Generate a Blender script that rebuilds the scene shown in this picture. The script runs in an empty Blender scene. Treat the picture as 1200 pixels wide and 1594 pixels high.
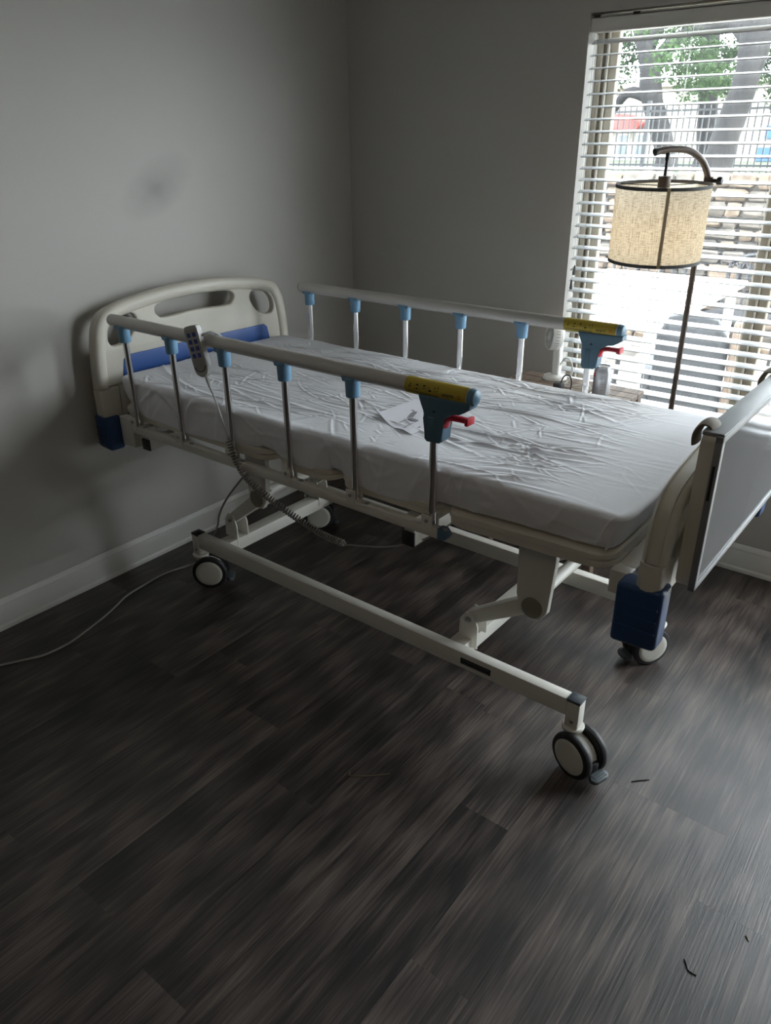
import bpy, bmesh, math, random
import numpy as np
from mathutils import Vector, Matrix

S = bpy.context.scene
COL = S.collection
PI = math.pi
rng = random.Random(7)

# ------------------------------------------------------------------ camera
def set_camera():
    yaw, pitch, roll, f = -0.6634, 0.4544, -0.0098, 1182.0
    fw = Vector((math.sin(yaw)*math.cos(pitch), math.cos(yaw)*math.cos(pitch), -math.sin(pitch)))
    r = fw.cross(Vector((0, 0, 1))).normalized()
    u = r.cross(fw)
    c, s = math.cos(roll), math.sin(roll)
    r2 = c*r + s*u
    u2 = -s*r + c*u
    cam = bpy.data.cameras.new('camera')
    cam.sensor_fit = 'VERTICAL'
    cam.sensor_height = 36.0
    cam.lens = 36.0*f/1594.0
    cam.clip_start = 0.02
    cam.clip_end = 300
    o = bpy.data.objects.new('camera', cam)
    COL.objects.link(o)
    m = Matrix((r2, u2, -fw)).transposed().to_4x4()
    m.translation = Vector((2.636, -3.1197, 1.653))
    o.matrix_world = m
    S.camera = o
set_camera()

# ------------------------------------------------------------------ light and exposure
S.view_settings.view_transform = 'Standard'
S.view_settings.look = 'None'
S.view_settings.gamma = 1.0
S.view_settings.use_curve_mapping = False
S.view_settings.exposure = 0.22
SKY_STRENGTH = 15.5
SUN_STRENGTH = 22.0
CEILING_FILL = 4.5  # strength of the added warm fill behind the viewer
BULB = 1.0

w = bpy.data.worlds.new('World')
S.world = w
w.use_nodes = True
bg = w.node_tree.nodes['Background']
bg.inputs['Color'].default_value = (0.91, 0.935, 1.0, 1)
bg.inputs['Strength'].default_value = SKY_STRENGTH

sun = bpy.data.lights.new('sun', 'SUN')
sun.energy = SUN_STRENGTH
sun.angle = math.radians(1.0)
sun.color = (1.0, 0.93, 0.82)
so = bpy.data.objects.new('sun', sun)
COL.objects.link(so)
so.rotation_euler = Vector((-0.50, 0.07, -0.86)).to_track_quat('-Z', 'Y').to_euler()
so.location = (0, -6, 12)

def portal(name, sx, sz, loc):
    pl = bpy.data.lights.new(name, 'AREA')
    pl.shape = 'RECTANGLE'
    pl.size, pl.size_y = sx, sz
    pl.cycles.is_portal = True
    po = bpy.data.objects.new(name, pl)
    COL.objects.link(po)
    po.location = loc
    po.rotation_euler = (-PI/2, 0, 0)      # faces -y, into the room
portal('window_portal', 1.49, 1.65, (1.935, 0.16, 1.26))
portal('added_door_portal', 1.25, 2.05, (3.405, 0.16, 1.025))

# ------------------------------------------------------------------ materials
MATS = {}
def mat(name, col, rough=0.5, metal=0.0, noise=None, bump=0.0, bscale=40.0, spec=0.5, coat=0.0, stretch=None, var=0.12, vscale=6.0):
    """Principled surface with procedural tone variation and optional fine relief."""
    if name in MATS: return MATS[name]
    m = bpy.data.materials.new(name)
    m.use_nodes = True
    nt = m.node_tree
    b = nt.nodes['Principled BSDF']
    b.inputs['Roughness'].default_value = rough
    b.inputs['Metallic'].default_value = metal
    b.inputs['Specular IOR Level'].default_value = spec
    b.inputs['Coat Weight'].default_value = coat
    tc = nt.nodes.new('ShaderNodeTexCoord')
    mp = nt.nodes.new('ShaderNodeMapping')
    nt.links.new(tc.outputs['Object'], mp.inputs[0])
    if stretch: mp.inputs['Scale'].default_value = stretch
    n = nt.nodes.new('ShaderNodeTexNoise')
    n.inputs['Scale'].default_value = vscale
    n.inputs['Detail'].default_value = 5
    nt.links.new(mp.outputs[0], n.inputs['Vector'])
    r = nt.nodes.new('ShaderNodeValToRGB')
    c = Vector(col[:3])
    r.color_ramp.elements[0].position = 0.3
    r.color_ramp.elements[1].position = 0.7
    r.color_ramp.elements[0].color = (*(c*(1-var)), 1)
    r.color_ramp.elements[1].color = (*[min(1, x*(1+var)) for x in c], 1)
    nt.links.new(n.outputs['Fac'], r.inputs[0])
    nt.links.new(r.outputs[0], b.inputs['Base Color'])
    if bump > 0:
        n2 = nt.nodes.new('ShaderNodeTexNoise')
        n2.inputs['Scale'].default_value = bscale
        n2.inputs['Detail'].default_value = 4
        nt.links.new(mp.outputs[0], n2.inputs['Vector'])
        bp = nt.nodes.new('ShaderNodeBump')
        bp.inputs['Strength'].default_value = bump
        bp.inputs['Distance'].default_value = 0.01
        nt.links.new(n2.outputs['Fac'], bp.inputs['Height'])
        nt.links.new(bp.outputs[0], b.inputs['Normal'])
    MATS[name] = m
    return m

def wall_material():
    m = mat('wall_paint', (0.485, 0.470, 0.440), 0.55, bump=0.06, bscale=180, var=0.015, vscale=1.5, spec=0.35)
    nt = m.node_tree
    b = nt.nodes['Principled BSDF']
    ramp = b.inputs['Base Color'].links[0].from_node
    # a soft darker patch on the wall above the headboard
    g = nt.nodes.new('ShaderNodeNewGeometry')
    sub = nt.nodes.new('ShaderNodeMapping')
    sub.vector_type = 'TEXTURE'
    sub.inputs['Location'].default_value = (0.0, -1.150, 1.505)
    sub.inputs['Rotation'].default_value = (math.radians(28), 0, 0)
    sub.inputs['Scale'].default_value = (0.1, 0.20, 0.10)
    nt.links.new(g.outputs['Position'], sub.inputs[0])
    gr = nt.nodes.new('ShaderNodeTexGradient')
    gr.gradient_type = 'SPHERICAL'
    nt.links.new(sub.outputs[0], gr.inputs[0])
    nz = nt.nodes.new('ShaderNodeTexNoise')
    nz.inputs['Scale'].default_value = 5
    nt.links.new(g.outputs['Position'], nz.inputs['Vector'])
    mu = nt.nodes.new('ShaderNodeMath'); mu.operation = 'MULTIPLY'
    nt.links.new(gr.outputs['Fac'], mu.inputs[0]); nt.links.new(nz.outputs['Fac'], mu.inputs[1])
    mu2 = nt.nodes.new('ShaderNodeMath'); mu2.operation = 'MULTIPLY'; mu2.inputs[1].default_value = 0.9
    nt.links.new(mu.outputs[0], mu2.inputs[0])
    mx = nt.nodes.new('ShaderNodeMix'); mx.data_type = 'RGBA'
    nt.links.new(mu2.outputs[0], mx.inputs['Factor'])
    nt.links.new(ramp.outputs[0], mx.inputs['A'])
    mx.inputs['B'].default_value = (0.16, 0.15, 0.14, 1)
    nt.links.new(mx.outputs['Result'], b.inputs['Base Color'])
    return m

def plank_material():
    m = bpy.data.materials.new('vinyl_plank')
    m.use_nodes = True
    nt = m.node_tree; L = nt.links
    b = nt.nodes['Principled BSDF']
    tc = nt.nodes.new('ShaderNodeTexCoord')
    oi = nt.nodes.new('ShaderNodeObjectInfo')
    sc = nt.nodes.new('ShaderNodeVectorMath'); sc.operation = 'SCALE'
    L.new(oi.outputs['Random'], sc.inputs['Scale']); sc.inputs[0].default_value = (13.0, 37.0, 5.0)
    ad = nt.nodes.new('ShaderNodeVectorMath'); ad.operation = 'ADD'
    L.new(tc.outputs['Object'], ad.inputs[0]); L.new(sc.outputs[0], ad.inputs[1])
    def noise(scale3, s, detail, dist=0.0):
        mp = nt.nodes.new('ShaderNodeMapping'); mp.inputs['Scale'].default_value = scale3
        L.new(ad.outputs[0], mp.inputs[0])
        n = nt.nodes.new('ShaderNodeTexNoise')
        n.inputs['Scale'].default_value = s; n.inputs['Detail'].default_value = detail
        n.inputs['Distortion'].default_value = dist
        L.new(mp.outputs[0], n.inputs['Vector'])
        return n
    broad = noise((11, 0.30, 1), 1.6, 7, 0.25)
    grain = noise((70, 1.1, 1), 2.6, 8, 0.15)
    fine = noise((125, 4.5, 1), 2.2, 6)
    # cathedral grain lines
    mp = nt.nodes.new('ShaderNodeMapping'); mp.inputs['Scale'].default_value = (14, 0.9, 1)
    L.new(ad.outputs[0], mp.inputs[0])
    wv = nt.nodes.new('ShaderNodeTexWave'); wv.wave_type = 'RINGS'
    wv.inputs['Scale'].default_value = 1.4; wv.inputs['Distortion'].default_value = 5.0
    wv.inputs['Detail'].default_value = 3; wv.inputs['Detail Scale'].default_value = 1.2
    L.new(mp.outputs[0], wv.inputs['Vector'])
    def mix2(a, bb, f):
        mm = nt.nodes.new('ShaderNodeMix'); mm.data_type = 'FLOAT'
        mm.inputs['Factor'].default_value = f
        L.new(a, mm.inputs['A']); L.new(bb, mm.inputs['B'])
        return mm.outputs['Result']
    v = mix2(broad.outputs['Fac'], grain.outputs['Fac'], 0.38)
    v = mix2(v, wv.outputs['Fac'], 0.10)
    v = mix2(v, fine.outputs['Fac'], 0.28)
    # per plank tone
    rn = nt.nodes.new('ShaderNodeMath'); rn.operation = 'MULTIPLY_ADD'
    rn.inputs[1].default_value = 0.055; rn.inputs[2].default_value = -0.0275
    L.new(oi.outputs['Random'], rn.inputs[0])
    sm = nt.nodes.new('ShaderNodeMath'); sm.operation = 'ADD'
    L.new(v, sm.inputs[0]); L.new(rn.outputs[0], sm.inputs[1])
    cr = nt.nodes.new('ShaderNodeValToRGB')
    e = cr.color_ramp.elements
    e[0].position = 0.40; e[0].color = (0.007, 0.0052, 0.005, 1)
    e[1].position = 0.66; e[1].color = (0.155, 0.120, 0.104, 1)
    k = e.new(0.50); k.color = (0.045, 0.0335, 0.0295, 1)
    L.new(sm.outputs[0], cr.inputs[0])
    L.new(cr.outputs[0], b.inputs['Base Color'])
    b.inputs['Roughness'].default_value = 0.44
    b.inputs['Specular IOR Level'].default_value = 0.85
    bp = nt.nodes.new('ShaderNodeBump'); bp.inputs['Strength'].default_value = 0.35; bp.inputs['Distance'].default_value = 0.002
    L.new(grain.outputs['Fac'], bp.inputs['Height'])
    bp2 = nt.nodes.new('ShaderNodeBump'); bp2.inputs['Strength'].default_value = 0.3; bp2.inputs['Distance'].default_value = 0.001
    L.new(fine.outputs['Fac'], bp2.inputs['Height']); L.new(bp.outputs[0], bp2.inputs['Normal'])
    L.new(bp2.outputs[0], b.inputs['Normal'])
    return m

def glass_material():
    m = bpy.data.materials.new('window_glass'); m.use_nodes = True
    nt = m.node_tree; nt.nodes.clear(); L = nt.links
    out = nt.nodes.new('ShaderNodeOutputMaterial')
    tr = nt.nodes.new('ShaderNodeBsdfTransparent'); tr.inputs[0].default_value = (0.95, 0.98, 0.97, 1)
    tl = nt.nodes.new('ShaderNodeBsdfTranslucent'); tl.inputs[0].default_value = (0.9, 0.95, 1.0, 1)
    gl = nt.nodes.new('ShaderNodeBsdfGlossy'); gl.inputs['Roughness'].default_value = 0.02
    tcn = nt.nodes.new('ShaderNodeTexCoord')
    nz = nt.nodes.new('ShaderNodeTexNoise'); nz.inputs['Scale'].default_value = 5; nz.inputs['Detail'].default_value = 5
    L.new(tcn.outputs['Object'], nz.inputs['Vector'])
    mr = nt.nodes.new('ShaderNodeMapRange'); mr.inputs['To Min'].default_value = 0.002; mr.inputs['To Max'].default_value = 0.008
    L.new(nz.outputs['Fac'], mr.inputs[0])
    m1 = nt.nodes.new('ShaderNodeMixShader'); L.new(mr.outputs[0], m1.inputs[0])
    L.new(tr.outputs[0], m1.inputs[1]); L.new(tl.outputs[0], m1.inputs[2])
    m2 = nt.nodes.new('ShaderNodeMixShader'); m2.inputs[0].default_value = 0.03
    L.new(m1.outputs[0], m2.inputs[1]); L.new(gl.outputs[0], m2.inputs[2])
    L.new(m2.outputs[0], out.inputs[0])
    return m

def shade_material():
    m = bpy.data.materials.new('linen_shade'); m.use_nodes = True
    nt = m.node_tree; nt.nodes.clear(); L = nt.links
    out = nt.nodes.new('ShaderNodeOutputMaterial')
    tc = nt.nodes.new('ShaderNodeTexCoord')
    sep = nt.nodes.new('ShaderNodeSeparateXYZ'); L.new(tc.outputs['Object'], sep.inputs[0])
    at = nt.nodes.new('ShaderNodeMath'); at.operation = 'ARCTAN2'
    L.new(sep.outputs['Y'], at.inputs[0]); L.new(sep.outputs['X'], at.inputs[1])
    def thread(su, sz):
        cb = nt.nodes.new('ShaderNodeCombineXYZ')
        a = nt.nodes.new('ShaderNodeMath'); a.operation = 'MULTIPLY'; a.inputs[1].default_value = su
        z = nt.nodes.new('ShaderNodeMath'); z.operation = 'MULTIPLY'; z.inputs[1].default_value = sz
        L.new(at.outputs[0], a.inputs[0]); L.new(sep.outputs['Z'], z.inputs[0])
        L.new(a.outputs[0], cb.inputs[0]); L.new(z.outputs[0], cb.inputs[1])
        n = nt.nodes.new('ShaderNodeTexNoise'); n.inputs['Scale'].default_value = 1; n.inputs['Detail'].default_value = 2
        L.new(cb.outputs[0], n.inputs['Vector'])
        return n
    a, b = thread(75, 20), thread(7, 380)
    mx = nt.nodes.new('ShaderNodeMath'); mx.operation = 'ADD'
    L.new(a.outputs['Fac'], mx.inputs[0]); L.new(b.outputs['Fac'], mx.inputs[1])
    cr = nt.nodes.new('ShaderNodeValToRGB')
    cr.color_ramp.elements[0].position = 0.38; cr.color_ramp.elements[0].color = (0.34, 0.28, 0.20, 1)
    cr.color_ramp.elements[1].position = 0.54; cr.color_ramp.elements[1].color = (0.66, 0.60, 0.49, 1)
    hf = nt.nodes.new('ShaderNodeMath'); hf.operation = 'MULTIPLY'; hf.inputs[1].default_value = 0.5
    L.new(mx.outputs[0], hf.inputs[0]); L.new(hf.outputs[0], cr.inputs[0])
    d = nt.nodes.new('ShaderNodeBsdfDiffuse'); t = nt.nodes.new('ShaderNodeBsdfTranslucent')
    L.new(cr.outputs[0], d.inputs[0]); L.new(cr.outputs[0], t.inputs[0])
    ms = nt.nodes.new('ShaderNodeMixShader'); ms.inputs[0].default_value = 0.6
    L.new(d.outputs[0], ms.inputs[1]); L.new(t.outputs[0], ms.inputs[2])
    L.new(ms.outputs[0], out.inputs[0])
    return m

def slat_material():
    m = mat('blind_slat', (0.62, 0.645, 0.67), 0.4, var=0.02)
    return m

def leaf_material(name, col):
    m = bpy.data.materials.new(name); m.use_nodes = True
    nt = m.node_tree; nt.nodes.clear(); L = nt.links
    out = nt.nodes.new('ShaderNodeOutputMaterial')
    tc = nt.nodes.new('ShaderNodeTexCoord')
    n = nt.nodes.new('ShaderNodeTexNoise'); n.inputs['Scale'].default_value = 2.5; n.inputs['Detail'].default_value = 4
    L.new(tc.outputs['Object'], n.inputs['Vector'])
    cr = nt.nodes.new('ShaderNodeValToRGB'); c = Vector(col)
    cr.color_ramp.elements[0].position = 0.35; cr.color_ramp.elements[0].color = (*(c*0.6), 1)
    cr.color_ramp.elements[1].position = 0.7; cr.color_ramp.elements[1].color = (*(c*1.4), 1)
    L.new(n.outputs['Fac'], cr.inputs[0])
    d = nt.nodes.new('ShaderNodeBsdfDiffuse'); t = nt.nodes.new('ShaderNodeBsdfTranslucent')
    L.new(cr.outputs[0], d.inputs[0]); L.new(cr.outputs[0], t.inputs[0])
    ms = nt.nodes.new('ShaderNodeMixShader'); ms.inputs[0].default_value = 0.35
    L.new(d.outputs[0], ms.inputs[1]); L.new(t.outputs[0], ms.inputs[2])
    L.new(ms.outputs[0], out.inputs[0])
    return m

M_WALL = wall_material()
M_PLANK = plank_material()
M_GLASS = glass_material()
M_SHADE = shade_material()
M_SLAT = slat_material()
M_CEIL = mat('ceiling_paint', (0.48, 0.47, 0.45), 0.7, bump=0.3, bscale=60, var=0.02)
M_TRIM = mat('white_trim', (0.70, 0.69, 0.66), 0.4, var=0.03)
M_WHITE = mat('white_powder_coat', (0.70, 0.68, 0.62), 0.35, var=0.03, bump=0.02, bscale=300)
M_ABS = mat('cream_plastic', (0.66, 0.63, 0.545), 0.42, var=0.03, bump=0.02, bscale=200)
M_BLUE = mat('royal_blue_plastic', (0.030, 0.105, 0.36), 0.4, var=0.06)
M_BUMP = mat('navy_bumper_plastic', (0.020, 0.058, 0.16), 0.42, var=0.06)
M_LBLUE = mat('light_blue_plastic', (0.17, 0.34, 0.51), 0.38, var=0.05)
M_SLATE = mat('grey_blue_plastic', (0.085, 0.165, 0.235), 0.42, var=0.05)
M_RED = mat('red_plastic', (0.55, 0.02, 0.04), 0.35, var=0.05)
M_YEL = mat('yellow_sticker', (0.46, 0.35, 0.035), 0.45, var=0.05)
M_INK = mat('black_ink', (0.02, 0.02, 0.02), 0.6)
M_CHROME = mat('chrome', (0.80, 0.80, 0.80), 0.05, 1.0, var=0.02)
M_STEEL = mat('bolt_steel', (0.5, 0.5, 0.5), 0.3, 1.0)
M_ALU = mat('rail_aluminium', (0.60, 0.58, 0.55), 0.38, 0.25, var=0.02)
M_RUB = mat('black_rubber', (0.018, 0.018, 0.020), 0.5, var=0.1)
M_HUB = mat('wheel_cover_plastic', (0.62, 0.60, 0.53), 0.4, var=0.03)
M_PEDAL = mat('dark_grey_pedal', (0.06, 0.075, 0.085), 0.45)
M_BLK = mat('black_plastic', (0.015, 0.016, 0.018), 0.4)
M_PIVOT = mat('olive_pivot_cap', (0.27, 0.25, 0.19), 0.5)
M_SHEET = mat('white_sheet', (0.80, 0.812, 0.85), 0.85, bump=0.08, bscale=900, var=0.02, spec=0.2)
M_GREYP = mat('handset_grey', (0.50, 0.50, 0.49), 0.45, var=0.03)
M_GREYD = mat('handset_keypad', (0.38, 0.38, 0.38), 0.5, var=0.03)
M_KEY = mat('key_blue', (0.03, 0.06, 0.30), 0.4)
M_CORD = mat('grey_cord', (0.30, 0.29, 0.27), 0.5)
M_PAPER = mat('paper', (0.80, 0.80, 0.86), 0.8, var=0.02)
M_PRINT = mat('grey_print', (0.28, 0.28, 0.31), 0.8)
M_TRAY = mat('grey_laminate', (0.22, 0.22, 0.225), 0.10, var=0.02, spec=0.6)
M_SILVER = mat('silver_edge', (0.26, 0.27, 0.28), 0.5, 0.35, stretch=(1, 1, 1), var=0.06)
M_BROWN = mat('taupe_plastic', (0.17, 0.14, 0.11), 0.6, var=0.04, spec=0.15)
M_BRONZE = mat('brushed_bronze', (0.105, 0.082, 0.07), 0.42, 0.4, var=0.08)
M_BAND = mat('charcoal_band', (0.07, 0.07, 0.07), 0.8)
M_LINER = mat('cream_liner', (0.80, 0.75, 0.58), 0.7, var=0.02)
M_WOOD = mat('weathered_wood', (0.20, 0.145, 0.11), 0.55, stretch=(40, 2, 40), var=0.45, vscale=1.5)
M_CAN = mat('can_silver', (0.40, 0.41, 0.43), 0.35, 0.7, var=0.08, vscale=60)
M_CANRED = mat('can_red', (0.45, 0.08, 0.05), 0.4)
M_FAN = mat('white_fan_plastic', (0.74, 0.74, 0.71), 0.4, var=0.02)
M_FRAME = mat('tan_vinyl', (0.22, 0.18, 0.125), 0.45, var=0.06)
M_FRAMEL = mat('light_tan_vinyl', (0.38, 0.34, 0.27), 0.45, var=0.04)
M_CORDW = mat('blind_cord', (0.62, 0.62, 0.60), 0.7)
M_TASSEL = mat('tassel', (0.10, 0.10, 0.10), 0.5)
M_IRON = mat('black_iron', (0.012, 0.013, 0.016), 0.5, var=0.1)
M_STONE = mat('limestone', (0.09, 0.066, 0.047), 0.85, var=0.5, vscale=9, bump=0.6, bscale=30)
M_STONE2 = mat('grey_limestone', (0.068, 0.060, 0.051), 0.85, var=0.5, vscale=7, bump=0.6, bscale=30)
M_MORTAR = mat('mortar', (0.045, 0.04, 0.034), 0.9, bump=0.5, bscale=60)
M_CONC = mat('patio_concrete', (0.20, 0.185, 0.165), 0.85, var=0.15, bump=0.3, bscale=40)
M_GRASS = mat('lawn_grass', (0.020, 0.038, 0.012), 0.9, var=0.5, vscale=5, bump=0.8, bscale=120)
M_BARK = mat('oak_bark', (0.008, 0.007, 0.0075), 0.9, var=0.45, vscale=5, bump=0.9, bscale=22, stretch=(1, 1, 0.35))
M_STUCCO = mat('white_stucco', (0.30, 0.275, 0.24), 0.8, var=0.05, bump=0.2)
M_AWN = mat('red_awning', (0.28, 0.03, 0.025), 0.6)
M_TEAL = mat('teal_paint', (0.05, 0.17, 0.24), 0.4)
M_BLUEP = mat('blue_paint', (0.02, 0.07, 0.26), 0.4)
M_DGLASS = mat('dark_window', (0.10, 0.12, 0.14), 0.1)
M_WTABLE = mat('white_patio_table', (0.80, 0.79, 0.77), 0.5, var=0.03)
M_SLING = mat('slate_sling', (0.020, 0.024, 0.030), 0.7, var=0.1)
M_TANC = mat('tan_cushion', (0.16, 0.12, 0.095), 0.9, var=0.1, bump=0.2)
M_DUST = mat('dry_sliver', (0.22, 0.17, 0.11), 0.9)
M_LEAF = [leaf_material('oak_leaf_a', (0.045, 0.075, 0.034)), leaf_material('oak_leaf_b', (0.055, 0.092, 0.038)), leaf_material('oak_leaf_c', (0.040, 0.066, 0.032))]

# ------------------------------------------------------------------ helpers
def link(name, data, parent=None, label=None, cat=None, group=None, kind=None):
    o = bpy.data.objects.new(name, data)
    COL.objects.link(o)
    if parent: o.parent = parent
    if label: o['label'] = label
    if cat: o['category'] = cat
    if group: o['group'] = group
    if kind: o['kind'] = kind
    return o

def thing(name, label, cat, loc=(0, 0, 0), rz=0.0, group=None, kind=None):
    o = link(name, None, None, label, cat, group, kind)
    o.location = loc
    o.rotation_euler = (0, 0, rz)
    o.empty_display_size = 0.05
    return o

def mesh_of(bm, m, smooth=None):
    me = bpy.data.meshes.new('mesh')
    bmesh.ops.recalc_face_normals(bm, faces=bm.faces)
    bm.to_mesh(me); bm.free()
    me.materials.append(m)
    if smooth is not None:
        me.shade_smooth()
        me.set_sharp_from_angle(angle=math.radians(smooth))
    return me

def obj(name, bm, m, parent=None, smooth=35, **kw):
    return link(name, mesh_of(bm, m, smooth), parent, **kw)

def B(): return bmesh.new()

def box(bm, lo, hi, bev=0.0, seg=2, M=None):
    t = bmesh.new()
    bmesh.ops.create_cube(t, size=1.0)
    lo, hi = Vector(lo), Vector(hi)
    c, d = (lo+hi)/2, hi-lo
    for v in t.verts: v.co = Vector((v.co.x*d.x, v.co.y*d.y, v.co.z*d.z)) + c
    if bev > 0:
        bmesh.ops.bevel(t, geom=list(t.edges), offset=bev, segments=seg, profile=0.5, affect='EDGES', clamp_overlap=True)
    if M is not None: bmesh.ops.transform(t, matrix=M, verts=t.verts)
    merge(bm, t)
    return bm

def merge(bm, t):
    me = bpy.data.meshes.new('tmp')
    t.to_mesh(me); t.free()
    bm.from_mesh(me)
    bpy.data.meshes.remove(me)

def smooth_path(pts, n=8):
    P = [Vector(p) for p in pts]
    if len(P) < 3: return P
    out = []
    Q = [2*P[0]-P[1]] + P + [2*P[-1]-P[-2]]
    for i in range(1, len(Q)-2):
        a, b, c, d = Q[i-1], Q[i], Q[i+1], Q[i+2]
        for k in range(n):
            t = k/n
            out.append(0.5*((2*b) + (c-a)*t + (2*a-5*b+4*c-d)*t*t + (3*b-a-3*c+d)*t**3))
    out.append(P[-1])
    return out

def tube(bm, pts, r, seg=10, cap=True, ry=None):
    """Tube along a path; r a number or a list of radii; ry an optional second radius."""
    P = [Vector(p) for p in pts]
    n = len(P)
    R = r if isinstance(r, (list, tuple)) else [r]*n
    rings = []
    T0 = (P[1]-P[0]).normalized()
    ref = Vector((0, 0, 1)) if abs(T0.z) < 0.9 else Vector((1, 0, 0))
    nrm = (ref - T0*ref.dot(T0)).normalized()
    for i in range(n):
        if i == 0: T = P[1]-P[0]
        elif i == n-1: T = P[-1]-P[-2]
        else: T = P[i+1]-P[i-1]
        if T.length < 1e-9: T = T0
        T = T.normalized()
        nrm = (nrm - T*nrm.dot(T))
        nrm = nrm.normalized() if nrm.length > 1e-6 else T.orthogonal().normalized()
        bn = T.cross(nrm)
        k = R[i]; k2 = (ry if ry is not None else k)
        rings.append([bm.verts.new(P[i] + nrm*(k*math.cos(2*PI*j/seg)) + bn*(k2*math.sin(2*PI*j/seg))) for j in range(seg)])
    for i in range(n-1):
        for j in range(seg):
            bm.faces.new((rings[i][j], rings[i][(j+1) % seg], rings[i+1][(j+1) % seg], rings[i+1][j]))
    if cap:
        bm.faces.new(rings[0][::-1]); bm.faces.new(rings[-1])
    return bm

def lathe(bm, prof, seg=24, M=None, cap=True):
    """Turned shape round local z: prof = [(radius, z), ...]."""
    t = bmesh.new()
    rings = []
    for (r, z) in prof:
        r = max(r, 1e-5)
        rings.append([t.verts.new((r*math.cos(2*PI*j/seg), r*math.sin(2*PI*j/seg), z)) for j in range(seg)])
    for i in range(len(prof)-1):
        for j in range(seg):
            t.faces.new((rings[i][j], rings[i][(j+1) % seg], rings[i+1][(j+1) % seg], rings[i+1][j]))
    if cap:
        t.faces.new(rings[0][::-1]); t.faces.new(rings[-1])
    if M is not None: bmesh.ops.transform(t, matrix=M, verts=t.verts)
    merge(bm, t)
    return bm

AX_Y = Matrix.Rotation(-PI/2, 4, 'X')     # local z -> world +y
AX_X = Matrix.Rotation(PI/2, 4, 'Y')      # local z -> world +x

def prism(bm, pts, y0, y1, bev=0.0, plane='xz', seg=2):
    """Outline pts in a plane, extruded along the third axis from y0 to y1, rims rounded."""
    t = bmesh.new()
    def P(a, b, c):
        return (a, c, b) if plane == 'xz' else ((c, a, b) if plane == 'yz' else (a, b, c))
    v0 = [t.verts.new(P(a, b, y0)) for a, b in pts]
    v1 = [t.verts.new(P(a, b, y1)) for a, b in pts]
    n = len(pts)
    f0 = t.faces.new(v0); f1 = t.faces.new(v1[::-1])
    for i in range(n):
        t.faces.new((v0[i], v1[i], v1[(i+1) % n], v0[(i+1) % n]))
    if bev > 0:
        ed = list(f0.edges) + list(f1.edges)
        bmesh.ops.bevel(t, geom=ed, offset=bev, segments=seg, profile=0.5, affect='EDGES', clamp_overlap=True)
    merge(bm, t)
    return bm

def rrect(x0, x1, y0, y1, r, n=6):
    pts = []
    for cx, cy, a0 in ((x1-r, y1-r, 0), (x0+r, y1-r, 90), (x0+r, y0+r, 180), (x1-r, y0+r, 270)):
        for i in range(n+1):
            a = math.radians(a0+90*i/n)
            pts.append((cx+r*math.cos(a), cy+r*math.sin(a)))
    return pts

def plate_mesh(outline, holes, half, bev, m, to3d, res=5, smooth=50):
    """Flat moulded plate with real openings: a filled 2-D curve given thickness and a rounded rim."""
    cu = bpy.data.curves.new('plate', 'CURVE')
    cu.dimensions = '2D'
    cu.fill_mode = 'BOTH'
    cu.extrude = max(half-bev, 0.0005)
    cu.bevel_depth = bev
    cu.bevel_resolution = 3
    cu.offset = -bev
    for pts in [outline] + holes:
        sp = cu.splines.new('POLY')
        sp.points.add(len(pts)-1)
        for i, p in enumerate(pts): sp.points[i].co = (p[0], p[1], 0, 1)
        sp.use_cyclic_u = True
    o = bpy.data.objects.new('tmp_plate', cu)
    COL.objects.link(o)
    dg = bpy.context.evaluated_depsgraph_get()
    me = bpy.data.meshes.new_from_object(o.evaluated_get(dg))
    bpy.data.objects.remove(o)
    bpy.data.curves.remove(cu)
    bm = bmesh.new(); bm.from_mesh(me); bpy.data.meshes.remove(me)
    bmesh.ops.remove_doubles(bm, verts=bm.verts, dist=1e-5)
    for v in bm.verts: v.co = to3d(v.co)
    return mesh_of(bm, m, smooth)

def closed_smooth(pts, n=6):
    P = [Vector((p[0], p[1], 0)) for p in pts]
    N = len(P); out = []
    for i in range(N):
        a, b, c, d = P[i-1], P[i], P[(i+1) % N], P[(i+2) % N]
        for k in range(n):
            t = k/n
            q = 0.5*((2*b) + (c-a)*t + (2*a-5*b+4*c-d)*t*t + (3*b-a-3*c+d)*t**3)
            out.append((q.x, q.y))
    return out

def copy_obj(o, parent=None, mat_x=None):
    c = o.copy(); COL.objects.link(c)
    if parent: c.parent = parent
    return c

def copy_tree(o, parent=None):
    c = copy_obj(o, parent)
    for ch in list(o.children): copy_tree(ch, c)
    return c

# ================================================================== ROOM
RX, RY, RH = 6.5, -9.0, 2.44
WX0, WX1, WZ0, WZ1 = 1.19, 2.68, 0.57, 2.075     # window opening
fl = obj('floor', box(B(), (-0.12, RY-0.12, -0.12), (RX+0.12, 0.0, -0.006)), mat('subfloor', (0.03, 0.025, 0.022), 0.8), kind='structure')
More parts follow.
